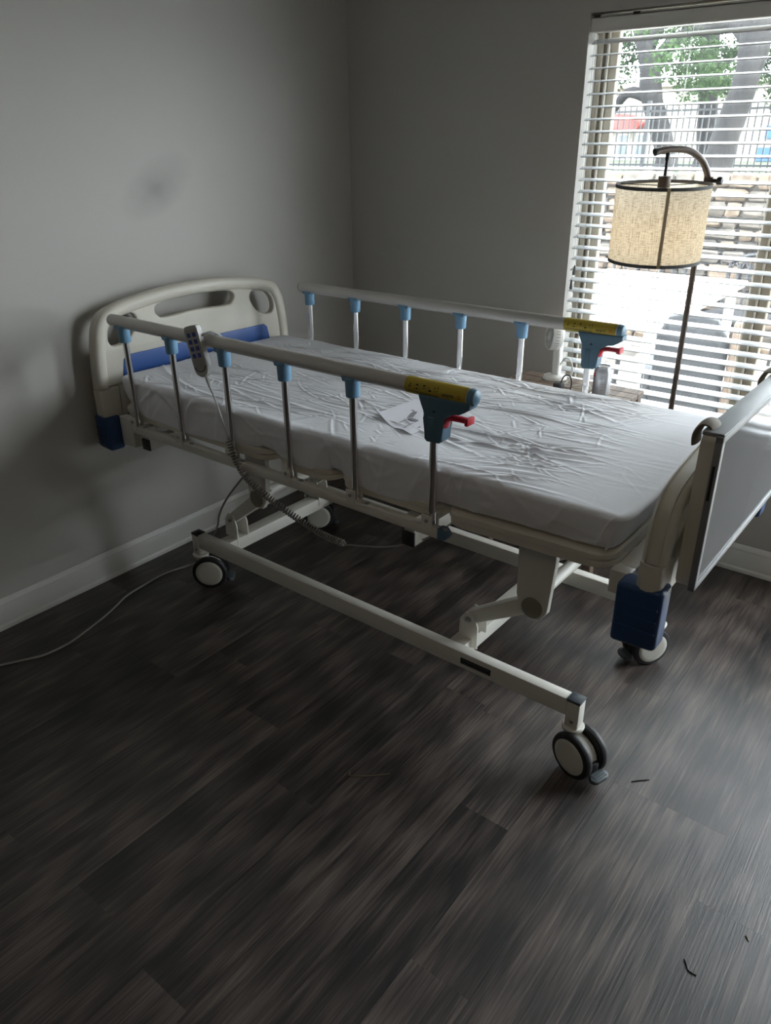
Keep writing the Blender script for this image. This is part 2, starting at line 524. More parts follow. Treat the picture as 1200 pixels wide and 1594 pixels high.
# planks, one object each, laid along y
PW = 0.1535
px0 = 2.306 - 15*PW
plank_cache = {}
ends = {}
def col_index(x): return int(round((x-px0)/PW))
fixed = {15: -1.453, 16: -1.693, 9: -2.04, 10: -2.611}
PLEN = 1.219
for k in range(-1, 43):
    xa, xb = px0+k*PW, px0+(k+1)*PW
    xa, xb = max(xa, 0.0), min(xb, RX)
    if xb-xa < 0.01: continue
    off = fixed.get(k, -rng.uniform(0.1, 1.2))
    y = off
    while y < -0.02: y += PLEN
    while y > RY:
        ya, yb = max(y-PLEN, RY), min(y, 0.0)
        if yb-ya > 0.01:
            key = (round(xb-xa, 3), round(yb-ya, 3))
            if key not in plank_cache:
                hw, hl = key[0]/2, key[1]/2
                bm = B(); box(bm, (-hw+0.0001, -hl+0.0001, -0.006), (hw-0.0001, hl-0.0001, 0.0))
                plank_cache[key] = mesh_of(bm, M_PLANK, 30)
            o = link('plank', plank_cache[key], fl)
            o.location = ((xa+xb)/2, (ya+yb)/2, 0)
        y -= PLEN

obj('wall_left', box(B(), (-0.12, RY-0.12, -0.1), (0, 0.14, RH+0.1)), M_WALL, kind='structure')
bm = B()
box(bm, (0, 0, -0.1), (WX0, 0.14, RH+0.1))
DX0, DX1, DZ1 = 2.78, 4.03, 2.05       # glazed door added out of view to let in more daylight
box(bm, (WX1, 0, -0.1), (DX0, 0.14, RH+0.1))
box(bm, (DX1, 0, -0.1), (RX+0.12, 0.14, RH+0.1))
box(bm, (DX0, 0, DZ1), (DX1, 0.14, RH+0.1))
box(bm, (DX0, 0, -0.1), (DX1, 0.14, 0.0))
box(bm, (WX0, 0, WZ1), (WX1, 0.14, RH+0.1))
box(bm, (WX0, 0, -0.1), (WX1, 0.14, WZ0))
obj('wall_back', bm, M_WALL, kind='structure')
obj('wall_right', box(B(), (RX, RY-0.12, -0.1), (RX+0.12, 0, RH+0.1)), M_WALL, kind='structure')
obj('wall_front', box(B(), (0, RY-0.12, -0.1), (RX, RY, RH+0.1)), M_WALL, kind='structure')
obj('ceiling', box(B(), (-0.12, RY-0.12, RH), (RX+0.12, 0.14, RH+0.12)), M_CEIL, kind='structure')

# moulded baseboards: profile (depth from wall, height)
BP = [(0, 0), (0.019, 0), (0.019, 0.014), (0.014, 0.022), (0.013, 0.090), (0.0115, 0.096), (0.0125, 0.101), (0.011, 0.108), (0.006, 0.117), (0.003, 0.121), (0, 0.121)]
def baseboard(name, fn, L0, L1):
    bm = B()
    a = [bm.verts.new(fn(d, L0, h)) for d, h in BP]
    b = [bm.verts.new(fn(d, L1, h)) for d, h in BP]
    n = len(BP)
    for i in range(n): bm.faces.new((a[i], b[i], b[(i+1) % n], a[(i+1) % n]))
    bm.faces.new(a); bm.faces.new(b[::-1])
    obj(name, bm, M_TRIM, smooth=20, kind='structure')
baseboard('baseboard_left', lambda d, l, h: (d, l, h), RY, -0.0)
baseboard('baseboard_back', lambda d, l, h: (l, -d, h), 0.019, DX0)
baseboard('baseboard_right', lambda d, l, h: (RX-d, l, h), RY, -0.019)

# ------------------------------------------------------------------ window
win = link('window_1', None, kind='structure')
def wbox(name, lo, hi, m, parent=win, bev=0.003):
    return obj(name, box(B(), lo, hi, bev, 1), m, parent)
yf0, yf1 = 0.088, 0.135
FZ0, FZ1 = WZ0, WZ1
wbox('outer_jamb', (WX0, yf0, FZ0), (WX0+0.022, yf1, FZ1), M_FRAMEL)
wbox('jamb_channel', (WX0+0.022, yf0+0.014, FZ0), (WX0+0.040, yf1, FZ1), M_FRAME)
wbox('jamb_lip', (WX0+0.040, yf0+0.004, FZ0), (WX0+0.046, yf1, FZ1), M_FRAMEL, bev=0.001)
wbox('sash_stile', (WX0+0.046, yf0+0.018, FZ0), (WX0+0.080, yf1, FZ1), M_FRAMEL)
wbox('outer_jamb', (WX1-0.05, yf0, FZ0), (WX1, yf1, FZ1), M_FRAME)
wbox('head_rail', (WX0, yf0, FZ1-0.035), (WX1, yf1, FZ1), M_FRAME)
wbox('bottom_rail', (WX0, yf0, FZ0), (WX1, yf1, FZ0+0.045), M_FRAME)
wbox('meeting_stile', (1.905, yf0+0.004, FZ0), (1.938, yf1, FZ1), M_FRAME)
wbox('stile_lip', (1.938, yf0-0.004, FZ0), (1.944, yf1-0.01, FZ1), M_FRAMEL, bev=0.001)
wbox('meeting_stile', (1.944, yf0+0.008, FZ0), (1.980, yf1, FZ1), M_FRAME)
for xa, xb in ((WX0+0.08, 1.905), (1.98, WX1-0.05)):
    obj('pane', box(B(), (xa, 0.116, FZ0+0.045), (xb, 0.120, FZ1-0.035)), M_GLASS, win)
obj('trim_1', box(B(), (WX0, -0.012, WZ0-0.02), (WX1, 0.088, WZ0+0.002), 0.004), M_TRIM, kind='structure')

dr = link('added_door_1', None, kind='structure')  # added unseen door, there to brighten the room from the right
wbox('jamb', (DX0, 0.06, 0), (DX0+0.06, 0.135, DZ1), M_FRAME, dr); wbox('jamb', (DX1-0.06, 0.06, 0), (DX1, 0.135, DZ1), M_FRAME, dr)
wbox('head', (DX0, 0.06, DZ1-0.06), (DX1, 0.135, DZ1), M_FRAME, dr); wbox('threshold', (DX0, 0.02, 0), (DX1, 0.135, 0.03), M_FRAME, dr)
obj('pane', box(B(), (DX0+0.06, 0.10, 0.03), (DX1-0.06, 0.104, DZ1-0.06)), M_GLASS, dr)
# ------------------------------------------------------------------ horizontal blind
bl = thing('window_blind', 'white horizontal blind with open wide slats hanging inside the window recess', 'blind', (WX0, 0.045, 2.06))
BW = WX1-WX0-0.006
obj('head_rail', box(B(), (0.003, -0.022, -0.046), (BW+0.003, 0.028, -0.002), 0.003, 1), M_TRIM, bl)
bm = B(); box(bm, (0.0, -0.033, -0.048), (BW+0.006, -0.026, 0.002), 0.002, 1)
box(bm, (0.0, -0.033, -0.004), (BW+0.006, -0.02, 0.004), 0.001, 1)
obj('valance', bm, M_TRIM, bl)
for xx in (0.01, 0.16, 0.62, 1.1): obj('valance_clip', box(B(), (xx, -0.036, -0.001), (xx+0.025, -0.02, 0.007), 0.001, 1), M_BLK, bl)
# one curved slat, shared by all
bm = B()
tilt = math.radians(8.5)
prof = []
for i in range(7):
    t = -1+2*i/6
    prof.append((t*0.0245, 0.0022*(1-t*t)))
up = [(a, b+0.0014) for a, b in prof]; dn = [(a, b-0.0014) for a, b in prof]
ring = up + dn[::-1]
ct, st = math.cos(tilt), math.sin(tilt)
ring = [(a*ct-b*st, a*st+b*ct) for a, b in ring]
va = [bm.verts.new((0.005, a, b)) for a, b in ring]; vb = [bm.verts.new((BW, a, b)) for a, b in ring]
n = len(ring)
for i in range(n): bm.faces.new((va[i], vb[i], vb[(i+1) % n], va[(i+1) % n]))
bm.faces.new(va); bm.faces.new(vb[::-1])
slat_me = mesh_of(bm, M_SLAT, 40)
SP = 0.0436
slat_z = []
z = -0.076
while z > -1.44:
    s_ = link('slat', slat_me, bl); s_.location = (0, 0, z)
    if not slat_z: s_.rotation_euler.x = math.radians(14)
    slat_z.append(z)
    z -= SP
obj('bottom_rail', box(B(), (0.005, -0.025, z-0.010), (BW, 0.025, z+0.010), 0.004), M_SLAT, bl)
for xx in (0.055, 0.365, 0.725, 1.08, 1.44):
    bm = B()
    for yy in (-0.0265, 0.0265): tube(bm, [(xx, yy, -0.045), (xx, yy, z)], 0.0008, 5)
    tube(bm, [(xx+0.006, 0, -0.045), (xx+0.006, 0, z)], 0.0007, 5)
    for zz in slat_z: tube(bm, [(xx, -0.0265, zz-0.006), (xx, 0.0265, zz+0.002)], 0.0006, 4)
    obj('ladder_cord', bm, M_CORDW, bl, smooth=None)
for xx, zz in ((0.030, -0.885), (0.022, -0.945)):
    lc = obj('lift_cord', tube(B(), [(xx, -0.036, -0.046), (xx, -0.038, zz)], 0.0009, 5), M_CORDW, bl, smooth=None)
    obj('tassel', lathe(B(), [(0.002, 0.0), (0.0045, -0.006), (0.007, -0.034), (0.0055, -0.04)], 10, Matrix.Translation((xx, -0.038, zz))), M_TASSEL, lc)

# ================================================================== HOSPITAL BED
BYAW, BYC = -0.013, -1.11
BEDM = Matrix.Translation((0, BYC, 0)) @ Matrix.Rotation(BYAW, 4, 'Z')
bed = thing('hospital_bed', 'white adjustable hospital bed with blue trimmed headboard and two chrome side rails', 'bed', (0, BYC, 0), BYAW)

# --- base
BZ0, BZ1, BV = 0.180, 0.238, 0.325
for sg in (-1, 1):
    b = obj('base_beam', box(B(), (0.385, sg*BV-0.019, BZ0), (2.000, sg*BV+0.019, BZ1), 0.003), M_WHITE, bed)
    for ua in (0.345, 2.000):
        bm = B()
        box(bm, (ua, sg*BV-0.020, BZ0-0.036), (ua+0.041, sg*BV+0.020, BZ1-0.006), 0.003)
        obj('corner_socket', bm, M_WHITE, b)
        obj('end_cap', box(B(), (ua-0.0005, sg*BV-0.0205, BZ1-0.006), (ua+0.0415, sg*BV+0.0205, BZ1+0.003), 0.002), M_PEDAL if ua > 1 else M_BLK, b)
        obj('set_screw', lathe(B(), [(0.006, 0), (0.006, 0.003)], 12, Matrix.Translation((ua+0.022, sg*BV-0.0195, BZ0-0.012)) @ Matrix.Rotation(PI/2, 4, 'X')), M_STEEL, b)
    if sg < 0:
        pm = obj('maker_plate', box(B(), (1.645, -BV-0.0215, 0.198), (1.752, -BV-0.0185, 0.219), 0.001), M_BLK, b)
        bm = B()
        for zz, a, c in ((0.215, 1.652, 1.745), (0.202, 1.652, 1.745)):
            box(bm, (a, -BV-0.0222, zz-0.0006), (c, -BV-0.0212, zz+0.0006))
        obj('plate_border', bm, M_STEEL, b, smooth=None)
for ua in (0.475, 1.575):
    cb = obj('cross_beam', box(B(), (ua, -BV+0.019, BZ0+0.004), (ua+0.058, BV-0.019, BZ1-0.002), 0.003), M_WHITE, bed)

# --- casters: built once at (0,0) and copied
def caster():
    c = obj('caster', lathe(B(), [(0.019, 0.118), (0.024, 0.122), (0.031, 0.133), (0.033, 0.143), (0.030, 0.147), (0.021, 0.147)], 24), M_WHITE, bed)
    bm = B()
    prism(bm, [(-0.020, 0.122), (0.016, 0.124), (0.045, 0.121), (0.070, 0.108), (0.085, 0.088), (0.089, 0.066), (0.060, 0.058), (0.03, 0.06), (-0.012, 0.092)], -0.015, 0.015, 0.003)
    obj('fork', bm, M_WHITE, c)
    for sg in (-1, 1):
        bm = B()
        R = 0.071
        pr = [(0.030, 0.0), (R-0.010, 0.0), (R-0.002, 0.004), (R, 0.010), (R, 0.017), (R-0.003, 0.023), (R-0.012, 0.026), (0.030, 0.026)]
        X = Matrix.Translation((0.035, sg*0.018 if sg > 0 else -0.018, R)) @ (AX_Y if sg > 0 else Matrix.Rotation(PI/2, 4, 'X'))
        lathe(bm, pr, 36, X)
        obj('tyre', bm, M_RUB, c)
        bm = B()
        lathe(bm, [(0.0, 0.0300), (0.040, 0.0298), (0.050, 0.0290), (0.0545, 0.0265), (0.0545, 0.020), (0.0, 0.020)], 36, X)
        obj('hub_cover', bm, M_HUB, c)
    bm = B()
    box(bm, (0.078, -0.014, 0.036), (0.098, 0.014, 0.072), 0.004)
    obj('brake_housing', bm, M_BLK, c)
    bm = B()
    Mx = Matrix.Translation((0.112, 0, 0.034)) @ Matrix.Rotation(math.radians(12), 4, 'Y')
    prism(bm, rrect(-0.015, 0.015, -0.032, 0.032, 0.0145), -0.007, 0.007, 0.004, plane='xy', seg=3)
    bmesh.ops.transform(bm, matrix=Mx, verts=bm.verts)
    for xx in (-0.007, 0.0, 0.007): box(bm, (xx-0.0018, -0.022, 0.006), (xx+0.0018, 0.022, 0.0088), 0.0008, 1, Mx)
    obj('brake_pedal', bm, M_PEDAL, c)
    return c
c0 = caster()
spots = [(2.020, -BV, -18), (2.020, BV, 235), (0.366, -BV, 38), (0.366, BV, 42)]
for i, (u, v, a) in enumerate(spots):
    c = c0 if i == 0 else copy_tree(c0, bed)
    c.location = (u, v, 0); c.rotation_euler = (0, 0, math.radians(a))

# --- lifting arms, brackets, knuckle plates
for (ub, zb, uk, zk, lp0, lp1) in ((1.617, 0.305, 1.838, 0.445, 1.778, 1.898), (0.500, 0.315, 0.690, 0.465, 0.640, 0.752)):
    for sg in (-1, 1):
        v = sg*0.235
        br = obj('arm_bracket', prism(B(), [(ub+0.035, 0.205), (ub+0.035, zb-0.02), (ub+0.020, zb+0.020), (ub-0.012, zb+0.022), (ub-0.030, zb-0.004), (ub-0.034, 0.239), (ub+0.012, 0.239), (ub+0.012, 0.205)], v-0.030, v-0.024, 0.001), M_WHITE, bed)
        obj('bracket_plate', prism(B(), [(ub+0.035, 0.238), (ub+0.035, zb-0.02), (ub+0.020, zb+0.020), (ub-0.012, zb+0.022), (ub-0.030, zb-0.004), (ub-0.034, 0.238)], v+0.024, v+0.030, 0.001), M_WHITE, br)
        obj('pivot_bolt', lathe(B(), [(0.011, 0), (0.011, 0.006), (0.006, 0.008)], 16, Matrix.Translation((ub, v-0.030, zb)) @ Matrix.Rotation(PI/2, 4, 'X')), M_STEEL, br)
        dx, dz = uk-ub, zk-zb; L = math.hypot(dx, dz); nx, nz = -dz/L, dx/L
        a0, a1 = 0.020, 0.026
        pts = [(ub+nx*a0-dx/L*0.012, zb+nz*a0-dz/L*0.012), (ub-nx*a0-dx/L*0.012, zb-nz*a0-dz/L*0.012), (ub-nx*a0+dx/L*0.03, zb-nz*a0+dz/L*0.03), (uk-nx*a1, zk-nz*a1), (uk+dx/L*0.02, zk+dz/L*0.02), (uk+nx*a1, zk+nz*a1)]
        obj('lift_arm', prism(B(), pts, v-0.022, v+0.022, 0.003), M_WHITE, bed)
        lp = obj('leg_plate', prism(B(), [(lp0, 0.725), (lp1, 0.725), (lp1-0.002, 0.60), (lp1-0.014, zk-0.005), (lp1-0.035, zk-0.035), (uk-0.01, zk-0.040), (lp0+0.02, zk-0.02), (lp0+0.006, zk+0.03)], v-0.046, v-0.024, 0.003), M_WHITE, bed)
        obj('pivot_cap', lathe(B(), [(0.033, 0), (0.033, 0.004), (0.030, 0.006)], 28, Matrix.Translation((uk, v-0.046, zk)) @ Matrix.Rotation(PI/2, 4, 'X')), M_PIVOT, lp)
    obj('torsion_tube', tube(B(), [(uk-0.02, -0.25, zk), (uk-0.02, 0.25, zk)], 0.019, 14), M_WHITE, bed)
# actuator between the arms
ac = obj('lift_actuator', tube(B(), [(1.15, 0.02, 0.60), (1.50, 0.02, 0.48)], 0.024, 14), M_WHITE, bed)
obj('motor', box(B(), (1.06, -0.045, 0.57), (1.20, 0.08, 0.68), 0.015), M_BLK, ac)

# --- bed frame under the deck
for sg in (-1, 1):
    obj('frame_tube', box(B(), (0.13, sg*0.26-0.02, 0.672), (2.12, sg*0.26+0.02, 0.712), 0.003), M_WHITE, bed)
for ua in (0.226, 1.478):
    t_ = obj('cross_tube', box(B(), (ua, -0.418, 0.598), (ua+0.042, 0.418, 0.640), 0.003), M_WHITE, bed)
    for sg in (-1, 1):
        obj('end_plug', box(B(), (ua-0.001, sg*0.421-0.004, 0.597), (ua+0.043, sg*0.421+0.004, 0.641), 0.002), M_BLK, t_)
        obj('rail_mount', box(B(), (ua+0.002, sg*0.400-0.018, 0.638), (ua+0.040, sg*0.400+0.018, 0.690), 0.003), M_WHITE, t_)
for sg in (-1, 1):
    obj('corner_bracket', box(B(), (0.125, sg*0.425-0.018, 0.600), (0.205, sg*0.425+0.018, 0.715), 0.004), M_WHITE, bed)
    obj('corner_bracket', box(B(), (2.100, sg*0.405-0.02, 0.672), (2.150, sg*0.405+0.02, 0.735), 0.004), M_WHITE, bed)
obj('end_rail', box(B(), (2.105, -0.385, 0.672), (2.150, 0.385, 0.735), 0.004), M_WHITE, bed)
obj('end_rail', box(B(), (0.125, -0.40, 0.640), (0.165, 0.40, 0.705), 0.004), M_WHITE, bed)

# --- four moulded deck sections with stepped, rounded rims
for (a, b_) in ((0.14, 0.945), (0.965, 1.215), (1.235, 1.610), (1.630, 2.108)):
    hw = 0.448 if a > 1.5 else 0.434
    d = obj('deck_section', prism(B(), rrect(a, b_, -hw, hw, 0.055), 0.740, 0.757, 0.003, plane='xy', seg=2), M_ABS, bed)
    obj('deck_lip', prism(B(), rrect(a+0.003, b_-0.003, -hw+0.004, hw-0.004, 0.052), 0.719, 0.738, 0.003, plane='xy', seg=2), M_ABS, d)
    if a > 1.5:
        for q_ in (d, d.children[0]):
            for vv in q_.data.vertices: vv.co.z += 0.016*(vv.co.x-a)/(b_-a)

# --- headboard and footboard
def half_outline(wd, z0, zt):
    h = [(wd*1.0, z0), (wd*1.0, zt-0.31), (wd*0.985, zt-0.20), (wd*0.955, zt-0.115), (wd*0.925, zt-0.080), (wd*0.87, zt-0.052), (wd*0.76, zt-0.034), (wd*0.62, zt-0.022), (wd*0.40, zt-0.009), (wd*0.2, zt-0.002), (0, zt)]
    sm = smooth_path([(a, b, 0) for a, b in h[1:]], 5)
    pts = [(h[0][0], h[0][1])] + [(p.x, p.y) for p in sm]
    return pts + [(-p[0], p[1]) for p in pts[-2::-1]]
def inset(pts, d):
    n = len(pts); out = []
    for i in range(n):
        a, b, c = Vector(pts[i-1]), Vector(pts[i]), Vector(pts[(i+1) % n])
        t = ((b-a).normalized()+(c-b).normalized()).normalized()
        out.append((b.x-t.y*d, b.y+t.x*d))
    return out
def end_board(name, u_mid, zt, z_low, z_seam, facing, yaw=0.0, hw_=0.487):
    def to3d(off):
        def f(co):
            return Vector((u_mid+off + co.z + yaw*co.x, co.x, co.y))
        return f
    outer = half_outline(hw_, z_seam, zt)
    zc = zt
    ch = closed_smooth([(-0.185, zc-0.100), (-0.195, zc-0.075), (-0.170, zc-0.056), (-0.08, zc-0.048), (0, zc-0.045), (0.08, zc-0.048), (0.170, zc-0.056), (0.195, zc-0.075), (0.185, zc-0.100), (0.15, zc-0.112), (0, zc-0.105), (-0.15, zc-0.112)])
    def side(s):
        p = [(s*0.285, zc-0.085), (s*0.31, zc-0.070), (s*0.36, zc-0.078), (s*0.400, zc-0.110), (s*0.412, zc-0.150), (s*0.400, zc-0.178), (s*0.36, zc-0.180), (s*0.315, zc-0.155), (s*0.285, zc-0.115)]
        return closed_smooth(p if s > 0 else p[::-1])
    panel = link(name, plate_mesh(outer, [ch, side(1), side(-1)], 0.016, 0.007, M_ABS, to3d(0)), bed)
    inn = [(x*0.0+max(-0.435, min(0.435, x*0.895)), z) for x, z in outer]
    inner = [(p[0]*0.895, zt-0.046-(zt-p[1])*0.97 if p[1] > z_seam else z_seam) for p in outer]
    rim_out = outer; 
    # rim: a fat rounded band following the outer contour
    path = [Vector((u_mid + yaw*x*0.955, x*0.955, z-0.020)) for x, z in outer[1:-1]]
    path = [Vector((u_mid+yaw*outer[0][0]*0.955, outer[0][0]*0.955, z_seam))] + path + [Vector((u_mid+yaw*outer[-1][0]*0.955, outer[-1][0]*0.955, z_seam))]
    bm = B()
    n_ = len(path); rings = []
    for i, p in enumerate(path):
        a = path[max(i-1, 0)]; c = path[min(i+1, n_-1)]
        T = (c-a).normalized(); N = Vector((1, 0, 0)); Bn = T.cross(N).normalized()
        rings.append([bm.verts.new(p + N*(0.0295*math.copysign(abs(math.cos(t))**0.8, math.cos(t))) + Bn*(0.0265*math.copysign(abs(math.sin(t))**0.8, math.sin(t)))) for t in [2*PI*j/16 for j in range(16)]])
    for i in range(n_-1):
        for j in range(16): bm.faces.new((rings[i][j], rings[i][(j+1) % 16], rings[i+1][(j+1) % 16], rings[i+1][j]))
    bm.faces.new(rings[0][::-1]); bm.faces.new(rings[-1])
    obj('rim', bm, M_ABS, panel, smooth=60)
    # lower skirt below the seam and posts into the bumpers
    lowp = B()
    def bx(v0, v1, z0, z1, hw, bev=0.006):
        t = bmesh.new(); box(t, (u_mid-hw, v0, z0), (u_mid+hw, v1, z1), bev, 3)
        for vv in t.verts: vv.co.x += yaw*vv.co.y
        merge(lowp, t)
    bx(-0.40, 0.40, z_seam-0.12, z_seam-0.002, 0.016)
    for s in (-1, 1): bx(*(sorted((s*(hw_-0.082), s*hw_))), z_low, z_seam-0.002, 0.0285, 0.010)
    obj('lower_skirt', lowp, M_ABS, panel)
    # blue insert with slanted ends
    fs = facing*0.0165
    bz0, bz1 = zt-0.30, zt-0.222
    def to_blue(co): return Vector((u_mid+fs+co.z+yaw*co.x, co.x, co.y))
    link('blue_insert', plate_mesh([(-0.375, bz0), (0.375, bz0), (0.362, bz1-0.014), (0.345, bz1), (-0.345, bz1), (-0.362, bz1-0.014)], [], 0.004, 0.002, M_BLUE, to_blue), panel)
    # ribbed corner bumpers
    for s in (-1, 1):
        v0, v1 = sorted((s*(hw_-0.058), s*(hw_+0.007)))
        bm = B()
        t = bmesh.new()
        ua, ub = u_mid-0.070, u_mid+0.040
        if facing > 0: ua, ub = u_mid-0.040, u_mid+0.046
        zt_ = z_low+0.025; zb_ = z_low-(0.137 if facing < 0 else 0.108)
        box(t, (ua, v0, zb_), (ub, v1, zt_), 0.012, 3)
        for vv in t.verts:
            vv.co.x += yaw*vv.co.y
            vv.co.z += 0.010*(vv.co.x-u_mid)/0.05*(1 if facing < 0 else -1)*0.3
        merge(bm, t)
        bp_ = obj('corner_bumper', bm, M_BUMP, panel)
    return panel
hb = end_board('headboard', 0.088, 1.150, 0.690, 0.822, +1, 0.03)
fb = end_board('footboard', 2.206, 1.003, 0.715, 0.800, -1, 0.0, 0.466)
# ribs of the bumpers
for par, um, fc, zl, yw, vo in ((hb, 0.088, 1, 0.690, 0.03, 0.494), (fb, 2.206, -1, 0.715, 0.0, 0.473)):
    for s in (-1, 1):
        for k in range(3):
            zz = zl-0.022-0.032*k
            ua, ub = (um-0.068, um+0.038) if fc < 0 else (um-0.038, um+0.044)
            t = B(); box(t, (ua+0.004, s*vo-0.0025, zz-0.003), (ub-0.004, s*vo+0.0025, zz+0.003), 0.002, 2)
            for vv in t.verts: vv.co.x += yw*vv.co.y
            obj('bumper_rib', t, M_BUMP, par)

# --- side rails
def text_mesh(txt, size, m):
    cu = bpy.data.curves.new('lettering', 'FONT'); cu.body = txt; cu.size = size; cu.extrude = 0.0002
    o = bpy.data.objects.new('tmp_text', cu); COL.objects.link(o)
    dg = bpy.context.evaluated_depsgraph_get()
    me = bpy.data.meshes.new_from_object(o.evaluated_get(dg))
    bpy.data.objects.remove(o); bpy.data.curves.remove(cu)
    me.materials.clear(); me.materials.append(m)
    return me
TXT = text_mesh('warn', 0.017, M_INK)
def side_rail(vc, posts, u0, u1, label):
    zr = 1.088
    sr = obj('side_rail', box(B(), (posts[0]-0.035, vc-0.014, 0.674), (posts[5]+0.027, vc+0.014, 0.703), 0.003), M_WHITE, bed)
    sr['label'] = label
    cap = B(); prism(cap, [(posts[5]+0.027, 0.671), (posts[5]+0.052, 0.676), (posts[5]+0.060, 0.688), (posts[5]+0.046, 0.706), (posts[5]+0.027, 0.706)], vc-0.016, vc+0.016, 0.004)
    obj('bar_end_cap', cap, M_SLATE, sr)
    bm = B(); tube(bm, [(u0, vc, zr), (u1-0.022, vc, zr)], 0.0215, 20, ry=0.0205)
    obj('hand_rail', bm, M_ALU, sr)
    obj('rail_end', tube(B(), [(u0-0.004, vc, zr), (u0+0.002, vc, zr)], 0.0195, 20), M_SLATE, sr)
    pl_ = None
    for k, pu in enumerate(posts):
        top = 1.04 if k < 5 else 0.99
        bm = B(); tube(bm, [(pu, vc, 0.690), (pu, vc, top)], 0.0112, 16, ry=0.0105)
        obj('rail_post', bm, M_CHROME, sr)
        ft = B()
        box(ft, (pu-0.024, vc-0.0185, 0.690), (pu+0.012, vc-0.0145, 0.738), 0.0015, 1)
        obj('post_foot', ft, M_WHITE, sr)
        ft = B(); box(ft, (pu-0.024, vc+0.0145, 0.690), (pu+0.012, vc+0.0185, 0.738), 0.0015, 1)
        obj('post_foot', ft, M_WHITE, sr)
        obj('foot_bolt', lathe(B(), [(0.006, 0), (0.006, 0.003), (0.003, 0.004)], 12, Matrix.Translation((pu-0.006, vc-0.0185, 0.722)) @ Matrix.Rotation(PI/2, 4, 'X')), M_STEEL, sr)
        obj('foot_bolt', lathe(B(), [(0.008, 0), (0.008, 0.004)], 6, Matrix.Translation((pu+0.045, vc-0.002, 0.703))), M_STEEL, sr)
        if k < 5:
            bm = B()
            lathe(bm, [(0.0165, 1.020), (0.0195, 1.018), (0.0205, 1.022), (0.0212, 1.056), (0.0225, 1.070), (0.0185, 1.076)], 20, Matrix.Translation((pu, vc, 0)))
            prism(bm, [(pu-0.027, 1.076), (pu+0.025, 1.076), (pu+0.021, 1.064), (pu-0.021, 1.062)], vc-0.019, vc+0.019, 0.002)
            obj('collar', bm, M_LBLUE, sr)
    p5 = posts[5]
    d = p5-1.594
    hp = [(1.556, 1.074), (1.712, 1.076), (1.712, 1.062), (1.696, 1.050), (1.680, 1.041), (1.650, 1.038), (1.638, 1.030), (1.635, 1.018), (1.634, 0.964), (1.622, 0.953), (1.584, 0.951), (1.576, 0.958), (1.577, 1.014), (1.573, 1.024), (1.571, 1.048), (1.566, 1.060), (1.556, 1.068)]
    h = obj('latch_handle', prism(B(), [(a+d, b) for a, b in hp], vc-0.020, vc+0.020, 0.004, seg=3), M_SLATE, sr)
    bm = B(); prism(bm, [(a+d, b) for a, b in [(1.588, 0.962), (1.606, 0.962), (1.606, 1.02), (1.588, 1.02)]], vc-0.0212, vc-0.019, 0.0005)
    obj('handle_inset', bm, M_SLATE, sr)
    obj('handle_hole', lathe(B(), [(0.0035, 0), (0.0035, 0.001)], 12, Matrix.Translation((1.607+d, vc-0.020, 1.037)) @ Matrix.Rotation(PI/2, 4, 'X')), M_INK, sr)
    lev = smooth_path([(1.632+d, vc-0.003, 0.998), (1.638+d, vc-0.003, 1.014), (1.650+d, vc-0.003, 1.024), (1.676+d, vc-0.003, 1.026), (1.706+d, vc-0.003, 1.026)], 5)
    bm = B(); tube(bm, lev, 0.0065, 10, ry=0.016)
    box(bm, (1.698+d, vc-0.020, 1.017), (1.708+d, vc+0.014, 1.036), 0.002)
    obj('release_lever', bm, M_RED, sr)
    bm = B()
    lathe(bm, [(0.0225, 0), (0.0225, 0.006), (0.019, 0.016), (0.010, 0.021), (0.002, 0.022)], 24, Matrix.Translation((u1-0.022, vc, zr)) @ AX_X)
    prism(bm, [(u1-0.030, 1.072), (u1-0.010, 1.080), (u1-0.014, 1.090), (u1-0.03, 1.09)], vc-0.018, vc+0.018, 0.004)
    obj('rail_tip', bm, mat('steel_blue_plastic', (0.13, 0.25, 0.35), 0.4), sr)
    # yellow warning sticker wrapped round the camera-side of the tube
    l0, l1 = u1-0.212, u1-0.026
    bm = B(); rr = 0.0222; N = 16; ra = []
    for i in range(N+1):
        a = math.radians(-100+215*i/N)
        ra.append((vc-rr*0.96*math.cos(a), zr+rr*math.sin(a)))
    A = [bm.verts.new((l0, y, z)) for y, z in ra]; Bv = [bm.verts.new((l1, y, z)) for y, z in ra]
    for i in range(N): bm.faces.new((A[i], A[i+1], Bv[i+1], Bv[i]))
    obj('warning_sticker', bm, M_YEL, sr, smooth=60)
    bm = B()
    def ink(ua, ub, ang0, ang1):
        r2 = rr+0.0003
        n2 = 3
        P0 = []; P1 = []
        for i in range(n2+1):
            a = math.radians(ang0+(ang1-ang0)*i/n2)
            P0.append(bm.verts.new((ua, vc-r2*0.96*math.cos(a), zr+r2*math.sin(a))))
            P1.append(bm.verts.new((ub, vc-r2*0.96*math.cos(a), zr+r2*math.sin(a))))
        for i in range(n2): bm.faces.new((P0[i], P0[i+1], P1[i+1], P1[i]))
    r3 = random.Random(3)
    for k in range(5):
        ub_ = l0+0.012+k*0.0205
        for j in range(5):
            x_ = ub_+r3.uniform(0, 0.010); a_ = r3.uniform(-6, 24)
            ink(x_, x_+r3.uniform(0.001, 0.005), a_, a_+r3.uniform(4, 12))
        if k < 4: ink(ub_+0.0175, ub_+0.0181, -10, 30)
    x_ = l0+0.008
    for row in (-22, -32):
        x_ = l0+0.008
        while x_ < l0+0.105:
            wd = r3.uniform(0.003, 0.011); ink(x_, x_+wd, row-2, row+2); x_ += wd+0.0012
    ink(l0+0.118, l0+0.160, -27, -25.5)
    obj('sticker_print', bm, M_INK, sr, smooth=None)
    bm = B()
